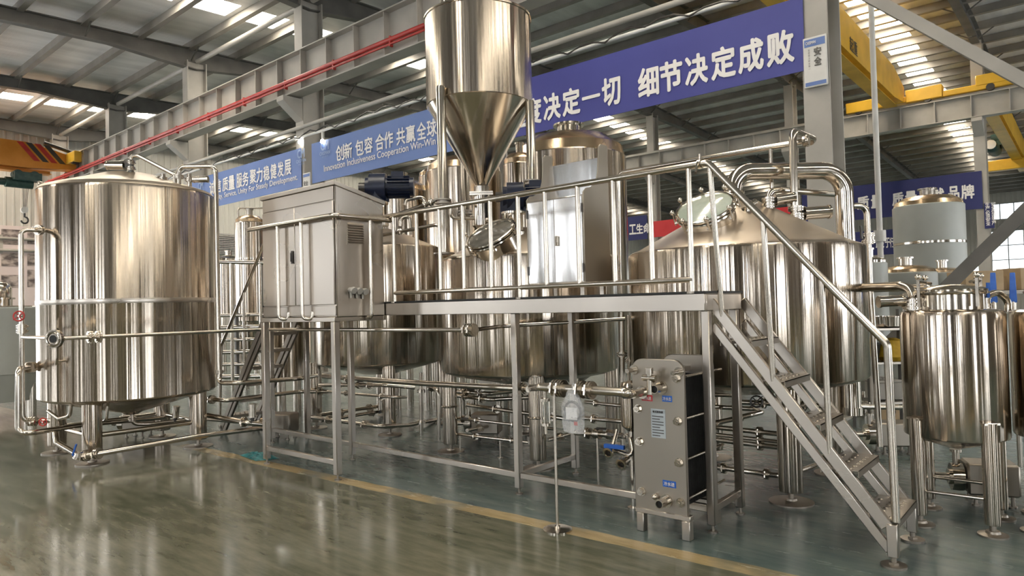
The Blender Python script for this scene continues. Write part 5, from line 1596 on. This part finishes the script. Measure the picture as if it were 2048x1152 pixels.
# ---------------------------------------------------------------- cranes
def crane_hoist(root, p, s=1.0, hook=True, name='hoist'):
    p = Vector(p)
    h = put(name, MB().cyl(p + Vector((-.25 * s, -.55 * s, 0)), p + Vector((-.25 * s, .35 * s, 0)), .20 * s, n=24).cyl(p + Vector((-.25 * s, -.95 * s, 0)), p + Vector((-.25 * s, -.55 * s, 0)), .14 * s, n=20)
            .box(p + Vector((0, .1 * s, .22 * s)), (.5 * s, .9 * s, .30 * s)).cyl(p + Vector((.1 * s, -.2 * s, .3 * s)), p + Vector((-.3 * s, -.2 * s, .3 * s)), .17 * s, n=20).cyl(p + Vector((.1 * s, .35 * s, .3 * s)), p + Vector((-.3 * s, .35 * s, .3 * s)), .17 * s, n=20), GREEN_DARK, root)
    h['label'] = 'dark green hoist'
    put('motor_cap', MB().cyl(p + Vector((-.25 * s, -1.02 * s, 0)), p + Vector((-.25 * s, -.95 * s, 0)), .15 * s, n=20), WHITE, h)
    if hook:
        hk = MB()
        for dy_ in (-.06, .0, .06, .12):
            hk.cyl(p + Vector((-.25 * s, .1 * s + dy_ * s, -.18 * s)), p + Vector((-.25 * s, .08 * s + dy_ * .4 * s, -.95 * s)), .008, n=6)
        put('hoist_cable', hk.cyl(p + Vector((-.25 * s, -.1 * s, -.16 * s)), p + Vector((-.25 * s, .3 * s, -.16 * s)), .03, n=8), DARKSTEEL, h)
        b = p + Vector((-.25 * s, .08 * s, -1.05 * s))
        put('pulley_block', MB().cyl(b + Vector((-.06, 0, 0)), b + Vector((.06, 0, 0)), .13 * s, n=22), WHITE, h)
        pts = [b + Vector((0, 0, -.12 * s))]
        for k in range(9):
            t = math.pi * .5 - k / 8 * math.pi * 1.45
            pts.append(b + Vector((0, .12 * s * math.cos(t), -.40 * s + .13 * s * math.sin(t))))
        put('hook', MB().tube(pts, .035 * s, 0.0, 10), DARKSTEEL, h)
    return h


def bridge(name, label, x, ya, yb, zb, zt, mat, w=0.5, taper=True):
    """single box girder of an overhead crane along y, tapering at its far end"""
    t = thing(name, label, 'crane', (x, (ya + yb) / 2, zb))
    m = MB()
    yt = yb - (1.6 if taper else 0)
    rise = (zt - zb) * .45 if taper else 0
    for (p, q, z0, z1, h0, h1) in ((ya, yt, zb, zb, zt, zt), (yt, yb, zb, zb + rise * .3, zt, zt - rise * .8)):
        m.hexa([(x - w / 2, p, z0), (x + w / 2, p, z0), (x + w / 2, q, z1), (x - w / 2, q, z1), (x - w / 2, p, h0), (x + w / 2, p, h0), (x + w / 2, q, h1), (x - w / 2, q, h1)])
    put('bridge_beam', m, mat, t)
    put('hoist_rail', MB().span((x - .20, ya, zb - .14), (x + .20, yb - .8, zb - .12)).span((x - .02, ya, zb - .12), (x + .02, yb - .8, zb)), mat, t)
    return t


OX = -30.322
oc = bridge('orange_bridge_crane', 'orange overhead crane beam with dark stripes above the photo posters', OX, -8.0, 9.35, 7.16, 8.12, ORANGE, .6)
oe = put('end_truck', MB().span((OX - 1.3, 9.00, 7.46), (OX + 1.2, 9.26, 7.86)), YELLOW, oc, bevel=.02)
for k in (-1.0, .9):
    put('wheel', MB().cyl((OX + k, 9.02, 7.52), (OX + k, 9.24, 7.52), .13, n=24), DARKSTEEL, oe)
ys_ = (-30.322, 7.406, 7.816)[1]
for k, mat in enumerate((RED, DARKSTEEL, RED, DARKSTEEL)):
    y = ys_ + .28 * k
    st = put('warning_stripe', MB().hexa([(OX + .303, y, 8.10), (OX + .303, y + .20, 8.10), (OX + .303, y + .75, 7.45), (OX + .303, y + .55, 7.45), (OX + .308, y, 8.10), (OX + .308, y + .20, 8.10), (OX + .308, y + .75, 7.45), (OX + .308, y + .55, 7.45)]), mat, oc)
crane_hoist(oc, (OX + .15, (-30.322, 7.665, 6.918)[1], 6.62), 0.95)
put('buffer', MB().cyl((OX + .2, 8.3, 8.2), (OX + .2, 9.3, 7.95), .07, n=14), DARKSTEEL, oc)

YX = -5.15
yc = bridge('yellow_bridge_crane', 'yellow overhead crane beam crossing behind the big column', YX, 9.40, 27.55, 8.30, 9.36, YELLOW, .55)
ye = put('end_truck', MB().span((YX - 1.6, 27.30, 8.36), (YX - .35, 27.72, 8.74)).span((YX + .35, 27.30, 8.36), (YX + 1.45, 27.72, 8.80)).span((YX - .35, 27.35, 8.40), (YX + .35, 27.7, 8.6)).span((YX + 1.45, 27.35, 8.36), (YX + 3.4, 27.7, 8.56)).span((YX + 2.4, 27.33, 8.5), (YX + 3.3, 27.72, 8.85)), YELLOW, yc, bevel=.02)
for k in (-1.2, 1.0, 2.8):
    put('wheel', MB().cyl((YX + k, 27.34, 8.40), (YX + k, 27.66, 8.40), .12, n=24), DARKSTEEL, ye)
tm = MB()
letters(tm, '8', (-4.870, 19.067, 8.409), (0, 1, 0), (0, 0, 1), .22, .30, .02)
put('beam_number', tm, DARKSTEEL, yc)
tm = MB()
letters(tm, '起重', (-4.870, 20.364, 8.391), (0, 1, 0), (0, 0, 1), .8, .4, .02)
put('beam_lettering', tm, DARKSTEEL, yc)
FX = 0.9
fc = bridge('yellow_bridge_crane', 'farther yellow overhead crane beam near the far wall above the cardboard boxes', (-2.524, 34.000, 7.376)[0], 29.0, 45.0, 8.0, 8.9, YELLOW, .5, False)
fe = (-3.188, 40.000, 7.707)
put('end_truck', MB().span((fe[0] - .8, 40.0, fe[2] - .25), (fe[0] + 1.8, 40.4, fe[2] + .25)), YELLOW, fc, bevel=.02)
crane_hoist(fc, (-2.811, 36.951, 7.975), 1.3, False)

# ---------------------------------------------------------------- background vessels
def tank_simple(name, label, c, r, zb, zt, mat, top_mat, dome=0.18, group=None, bands=(), legs=True, cone=.0):
    t = thing(name, label, 'tank', (c[0], c[1], 0), group)
    put('shell', MB().lathe([(r - .02, zb), (r, zb + .02), (r, zt - .02), (r - .02, zt)], (*c, 0), 64), mat, t)
    put('domed_top', MB().lathe([(r - .015, zt - .01), (r * .94, zt + dome * .35), (r * .7, zt + dome * .75), (r * .25, zt + dome * .97), (0, zt + dome)], (*c, 0), 64), top_mat, t)
    if cone:
        put('cone_bottom', MB().lathe([(r - .02, zb + .01), (.06, zb - cone), (0, zb - cone)], (*c, 0), 48), mat, t)
    for z in bands:
        put('band', MB().lathe([(r + .002, z - .025), (r + .006, z - .02), (r + .006, z + .02), (r + .002, z + .025)], (*c, 0), 64), STEEL_SMOOTH, t)
    if legs:
        for k in range(4):
            a = k * math.pi / 2 + .6
            put('leg', MB().cyl((c[0] + r * .82 * math.cos(a), c[1] + r * .82 * math.sin(a), 0), (c[0] + r * .82 * math.cos(a), c[1] + r * .82 * math.sin(a), zb + .05), .06, n=16), TUBE, t)
    put('top_neck', MB().cyl((c[0], c[1], zt + dome * .9), (c[0], c[1], zt + dome + .1), r * .22, n=24).cyl((c[0], c[1], zt + dome + .1), (c[0], c[1], zt + dome + .125), r * .28, n=24), TUBE, t)
    return t


def at(p):
    return (p[0], p[1])


g1 = tank_simple('grey_clad_tank', 'tall grey clad tank with a reflection-tinted domed top below the navy banner', at((-2.436, 15.635, 2.989)), 0.62, 0.5, (-2.425, 15.645, 3.365)[2], GREY_TANK, WARM_TOP, .22, None, (2.62, 1.98))
put('rim_ring', MB().torus((*at((-2.436, 15.635, 2.989)), (-2.424, 15.645, 3.385)[2]), (0, 0, 1), .56, .03, 56, 8), WARM_TOP, g1)
tank_simple('grey_clad_tank', 'short grey clad tank with a reflection-tinted top before the tall grey one', at((-2.287, 12.483, 1.859)), 0.44, 0.3, (-2.284, 12.486, 1.980)[2], GREY_TANK, WARM_TOP, .12)
tank_simple('grey_clad_tank', 'short grey clad tank partly behind the cardboard boxes', at((-1.891, 13.213, 1.851)), 0.34, 0.3, (-1.918, 13.190, 1.976)[2], GREY_TANK, WARM_TOP, .08)
tank_simple('grey_clad_tank', 'narrow pale tank seen between the kettle and the white drop pipe', at((-2.377, 10.572, 1.982)), 0.22, 0.3, (-2.374, 10.574, 2.087)[2], GREY_TANK, STEEL_SMOOTH, .08)
tank_simple('fermenter', 'big stainless fermenter with a domed top behind the operating console', at((-6.021, 8.530, 3.499)), 0.85, 0.9, (-6.015, 8.536, 3.820)[2], STEEL, WARM_TOP, .40, None, (), True, .5)
tank_simple('fermenter', 'slim stainless fermenter beside the thin hopper leg', at((-5.777, 7.033, 3.280)), 0.22, 0.9, (-5.773, 7.036, 3.495)[2], STEEL, WARM_TOP, .16)
tank_simple('fermenter', 'stainless fermenter with a reflection-tinted dome behind the hopper cone', at((-7.535, 7.771, 3.454)), 0.60, 0.9, (-7.530, 7.775, 3.732)[2], STEEL, WARM_TOP, .26, None, (), True, .4)
tank_simple('fermenter', 'narrow stainless fermenter just beside the thick hopper leg', at((-8.921, 8.431, 3.705)), 0.27, 0.9, (-8.917, 8.435, 3.956)[2], STEEL, WARM_TOP, .14)
tank_simple('fermenter', 'stainless fermenter with a reflection-tinted dome behind the blue rake motor', at((-8.772, 7.509, 3.415)), 0.5, 0.9, (-8.770, 7.510, 3.541)[2], STEEL, WARM_TOP, .2)
tank_simple('fermenter', 'slender stainless fermenter between the banner and the control cabinet', at((-13.600, 7.479, 2.919)), 0.30, 1.4, (-13.593, 7.485, 3.504)[2], STEEL, WARM_TOP, .16, None, (2.72, 2.62), True, .8)
tank_simple('fermenter', 'stainless tank glimpsed through the dark stairs under the cabinet', at((-9.142, 5.621, 1.030)), 0.33, 0.62, 1.75, STEEL, STEEL_SMOOTH, .15)
tank_simple('fermenter', 'short stainless tank beside the roller shutter at the end wall', at((-18.275, 9.415, 2.503)), 0.38, 1.5, (-18.269, 9.420, 3.031)[2], STEEL, STEEL_SMOOTH, .16)
gl = at((-13.362, 3.091, 1.259))
glt = tank_simple('grey_clad_vat', 'wide grey clad vat half out of the picture below the photo posters', gl, 0.62, 0.72, 1.78, GREY_TANK, STEEL, .03)
put('lower_skirt', MB().lathe([(.50, .30), (.60, .70), (.61, .73)], (*gl, 0), 64), GREY_TANK, glt)

# small stainless vessels and clutter on top of the grey vat
cl_ = thing('lidded_pot', 'shiny steel pot standing on the grey vat below the photo posters', 'pot', (gl[0], gl[1], 1.82))
pp_ = (-13.419, 3.043, 2.063)
put('pot_body', MB().lathe([(0, 1.82), (.17, 1.82), (.19, 1.86), (.19, 2.10), (.15, 2.17), (.05, 2.20), (0, 2.2)], (pp_[0], pp_[1], 0), 40), STEEL_SMOOTH, cl_)
put('pot_knob', MB().ball((pp_[0], pp_[1], 2.21), .03, 12), DARKSTEEL, cl_)

# ---------------------------------------------------------------- end wall: posters, shutter
PBX = X0 + .12
p0, p1 = (-34.860, 6.515, 5.351), (-34.860, 9.267, 2.252)
PINK = new_mat('pale_pink_board', (0.72, 0.62, 0.60), 0.6)
noise_color(PINK, (1, 1, 1), (0.68, 0.58, 0.56), (0.75, 0.65, 0.63))
PHOTO = new_mat('sepia_photo_print', (0.25, 0.2, 0.18), 0.5)
noise_color(PHOTO, (3, 2.5, 4), (0.10, 0.08, 0.075), (0.50, 0.42, 0.38), 6.0, .4, .6)
pb_ = thing('poster_board', 'pale pink board of brownish photographs on the end wall', 'poster board', (PBX, (p0[1] + p1[1]) / 2, 2.0))
put('board', MB().span((X0 + .05, p0[1] - 1.0, 1.3), (X0 + .12, (-34.900, 9.330, 4.511)[1] + 1.5, p0[2] + .15)), PINK, pb_)
for (a, b) in (((-34.860, 8.053, 4.703), (-34.860, 8.743, 5.339)), ((-34.860, 8.974, 4.751), (-34.860, 9.511, 5.347)), ((-34.860, 8.048, 3.778), (-34.860, 8.737, 4.353)), ((-34.860, 8.968, 3.803), (-34.860, 9.504, 4.341)), ((-34.860, 8.043, 2.855), (-34.860, 8.731, 3.412)), ((-34.860, 8.962, 2.900), (-34.860, 9.499, 3.643))):
    put('photograph', MB().span((X0 + .12, a[1], a[2]), (X0 + .135, b[1], b[2])), PHOTO, pb_)
SH = new_mat('grey_shutter', (0.26, 0.25, 0.24), 0.5)
noise_color(SH, (1, 1, 20), (0.23, 0.22, 0.21), (0.30, 0.29, 0.28))
sh0, sh1 = (-34.900, 17.509, 4.667), (-34.900, 18.520, 5.784)
mb = MB()
for k in range(12):
    z = sh0[2] + (sh1[2] - sh0[2]) * k / 12
    mb.hexa([(X0 + .08, sh0[1] - .8, z), (X0 + .14, sh0[1] - .8, z), (X0 + .14, sh1[1] + .6, z), (X0 + .08, sh1[1] + .6, z), (X0 + .08, sh0[1] - .8, z + .06), (X0 + .10, sh0[1] - .8, z + .06), (X0 + .10, sh1[1] + .6, z + .06), (X0 + .08, sh1[1] + .6, z + .06)])
tag(put('wall_louvre', mb, SH), 'grey slatted louvre on the end wall beside the separate tank', 'louvre')
put_ = thing('pipe_rack', 'level grey pipes running along the end wall above the posters', 'pipe', (X0 + .2, 8, 5))
for z in (4.95, 4.45):
    put('rack_pipe', MB().tube([(X0 + .2, -4, z), (X0 + .2, 15.5, z)], .06, n=10), PAINT_GREY, put_)
gz = MB()
for k in range(10):
    gz.span((X0 + .08, -4 + k * 2, 4.3), (X0 + .14, -3.9 + k * 2, 5.1))
put('rack_bracket', gz, PAINT_GREY, put_)

# ---------------------------------------------------------------- clutter beyond the stairs
def carton(label, c, s, rz, open_=False):
    t = thing('cardboard_box', label, 'box', (c[0], c[1], c[2]))
    put('box_body', MB().box((c[0], c[1], c[2] + s[2] / 2), s, rz), CARD, t, bevel=.004)
    put('tape', MB().box((c[0], c[1], c[2] + s[2] + .001), (s[0] * 1.002, .06, .002), rz), PAINT_GREY, t)
    m = MB()
    R = Matrix.Rotation(rz, 3, 'Z')
    o = Vector((c[0], c[1], c[2])) + R @ Vector((-s[0] * .30, -s[1] / 2 - .003, s[2] * .35))
    letters(m, '易碎', o, R @ Vector((1, 0, 0)), (0, 0, 1), s[0] * .16, s[2] * .32, .02)
    put('box_print', m, DARKSTEEL, t)
    return t


tbz = (-1.277, 11.373, 1.651)[2]
wb = thing('work_table', 'long steel table behind the small tanks with cardboard boxes on it', 'table', (*at((-1.050, 11.697, 1.644)), 0))
tc_ = (-1.050, 11.697, 1.644)
ux_, uy_ = Vector((.762, .648, 0)), Vector((-.648, .762, 0))
cen = Vector((tc_[0], tc_[1], 0))
put('table_top', MB().box((tc_[0], tc_[1], tbz - .03), (2.2, .7, .05), math.atan2(.648, .762)), FLAT, wb, bevel=.004)
for i in (-1, 1):
    for j in (-1, 1):
        q = cen + ux_ * 1.1 * i + uy_ * .3 * j
        put('leg', MB().cyl((q.x, q.y, 0), (q.x, q.y, tbz - .05), .03, n=12), TUBE, wb)
carton('light cardboard box with printing beside the far column foot', (*at((-1.249, 11.397, 1.699)), tbz), (.52, .40, .27), math.atan2(.648, .762))
carton('cardboard box cut off by the picture edge beyond the small tanks', (*at((-0.728, 11.970, 1.682)), tbz), (.50, .42, .30), math.atan2(.648, .762) + .1)
carton('open-looking cardboard box lying between the other two boxes', (*at((-0.979, 11.953, 1.655)), tbz), (.34, .30, .20), math.atan2(.648, .762) - .3)
carton('low cardboard box on the floor behind the stairs handrail', (*at((-2.062, 10.210, 0.000)), 0), (.5, .4, .22), .6)
for px, lab in (((-0.712, 7.788, 1.608), 'bright blue upright valve lever behind the lid of the small tank'), ((-0.573, 7.906, 1.604), 'bright blue upright valve lever nearest the picture edge')):
    bv = thing('valve_lever', lab, 'lever', (px[0], px[1], px[2] - .12))
    put('lever', MB().hexa([(px[0] - .03, px[1] - .02, px[2] - .08), (px[0] + .03, px[1] - .02, px[2] - .08), (px[0] + .03, px[1] + .02, px[2] - .08), (px[0] - .03, px[1] + .02, px[2] - .08),
                            (px[0] - .018, px[1] - .012, px[2] + .20), (px[0] + .022, px[1] - .012, px[2] + .20), (px[0] + .022, px[1] + .012, px[2] + .20), (px[0] - .018, px[1] + .012, px[2] + .20)]), BLUE, bv, bevel=.005)
    put('stem', MB().cyl((px[0], px[1], 0.0), (px[0], px[1], px[2] - .07), .022, n=12), TUBE, bv)

TEAL = new_mat('teal_plastic_wrap', (0.02, 0.16, 0.17), 0.35)
noise_color(TEAL, (14, 14, 14), (0.01, 0.09, 0.10), (0.05, 0.26, 0.27))
tq = (-7.126, 3.987, 0.000)
mb = MB()
r2 = random.Random(11)
g = 14
vs = []
for i in range(g + 1):
    for j in range(g + 1):
        u, v = i / g - .5, j / g - .5
        k = max(0.0, 1 - (2 * abs(u)) ** 3) * max(0.0, 1 - (2 * abs(v)) ** 3)
        vs.append((tq[0] + u * .46 + v * .1, tq[1] + v * .22 - u * .05, .004 + k * (.015 + r2.random() * .035)))
mb.faces(vs, [(i * (g + 1) + j, (i + 1) * (g + 1) + j, (i + 1) * (g + 1) + j + 1, i * (g + 1) + j + 1) for i in range(g) for j in range(g)])
tag(put('plastic_wrap', mb, TEAL), 'crumpled teal plastic wrap on the floor by the cabinet stand leg', 'wrap')

# storage rack with odds and ends between the kettle and the small tanks
UX, UYV = Vector((.762, .648, 0)), Vector((-.648, .762, 0))
ANG = math.atan2(.648, .762)
rk0 = Vector((-1.954, 9.226, 0.961))
rk0.z = 0
rk = thing('storage_rack', 'open steel rack seen between the kettle and the lidded tank by the stairs', 'rack', rk0)
for k, z in enumerate((.35, .82, 1.22)):
    put('shelf', MB().box(rk0 + Vector((0, 0, z)), (.62, .42, .03), ANG), FLAT, rk, bevel=.004)
for i in (-1, 1):
    for j in (-1, 1):
        q = rk0 + UX * .29 * i + UYV * .19 * j
        put('post', MB().beam((q.x, q.y, 0), (q.x, q.y, 1.45), .035, .035), PAINT_DARK, rk)
pt = thing('steel_basin', 'steel basin standing on the top shelf of the open steel rack', 'basin', rk0 + UX * .08 + Vector((0, 0, 1.235)))
q = rk0 + UX * .08 - UYV * .02
put('bowl', MB().lathe([(0, 1.236), (.13, 1.236), (.17, 1.25), (.18, 1.36), (.19, 1.362), (.19, 1.37), (.172, 1.37), (.16, 1.26), (0, 1.25)], (q.x, q.y, 0), 40), STEEL_SMOOTH, pt)
put('rim_handle', MB().torus((q.x - .2, q.y - .1, 1.34), (.3, .6, .5), .03, .006, 16, 6), TUBE, pt)
sk = rk0 + UX * .1 + Vector((0, 0, .835))
mb = MB().lathe([(0, 0), (.15, .0), (.17, .05), (.165, .16), (.12, .24), (.05, .27), (0, .27)], sk, 20)
for v in mb.bm.verts:
    v.co += Vector((.012 * math.sin(v.co.z * 60 + v.co.x * 40), .012 * math.cos(v.co.z * 45), 0))
YB = new_mat('yellow_sack', (0.62, 0.38, 0.02), 0.6)
noise_color(YB, (10, 10, 10), (0.5, 0.3, 0.015), (0.7, 0.45, 0.04))
tag(put('tied_sack', mb, YB), 'slumped yellow sack on the middle shelf of the open steel rack', 'sack')
bk = rk0 - UX * .17 + Vector((0, 0, .835))
mb = MB().lathe([(0, 0), (.09, 0), (.115, .20), (.12, .205), (.12, .215), (.105, .215), (.085, .02), (0, .02)], bk, 28)
tag(put('bucket', mb, BLACK), 'black open bucket beside the yellow sack on the rack', 'bucket')
wc = rk0 - UX * .02 + Vector((0, 0, .365))
tag(put('toolbox', MB().box(wc + Vector((0, 0, .11)), (.36, .2, .2), ANG).box(wc + Vector((0, 0, .225)), (.37, .21, .03), ANG).box(wc + Vector((0, 0, .27)), (.14, .025, .02), ANG).box(wc + Vector((0, 0, .25)), (.02, .02, .04), ANG), PAINT_GREY, bevel=.008), 'grey lidded toolbox on the lowest shelf of the open rack', 'toolbox')
# rack of loose tubes behind the dark stairs
tr0 = Vector((-12.880, 6.778, 0.865))
tr0.z = 0
tr = thing('tube_rack', 'low stand of level steel tubes behind the dark stairs', 'rack', tr0)
for i in (-1, 0, 1):
    q = tr0 + UX * .8 * i
    put('upright', MB().beam((q.x, q.y, 0), (q.x, q.y, 1.75), .06, .06), PAINT_DARK, tr)
for k in range(6):
    a = tr0 + UX * -.95 - UYV * .06 + Vector((0, 0, .35 + k * .24))
    b = tr0 + UX * .95 - UYV * .06 + Vector((0, 0, .35 + k * .24))
    put('tube', MB().cyl(a, b, .035 if k % 2 else .045, n=14), TUBE, tr)
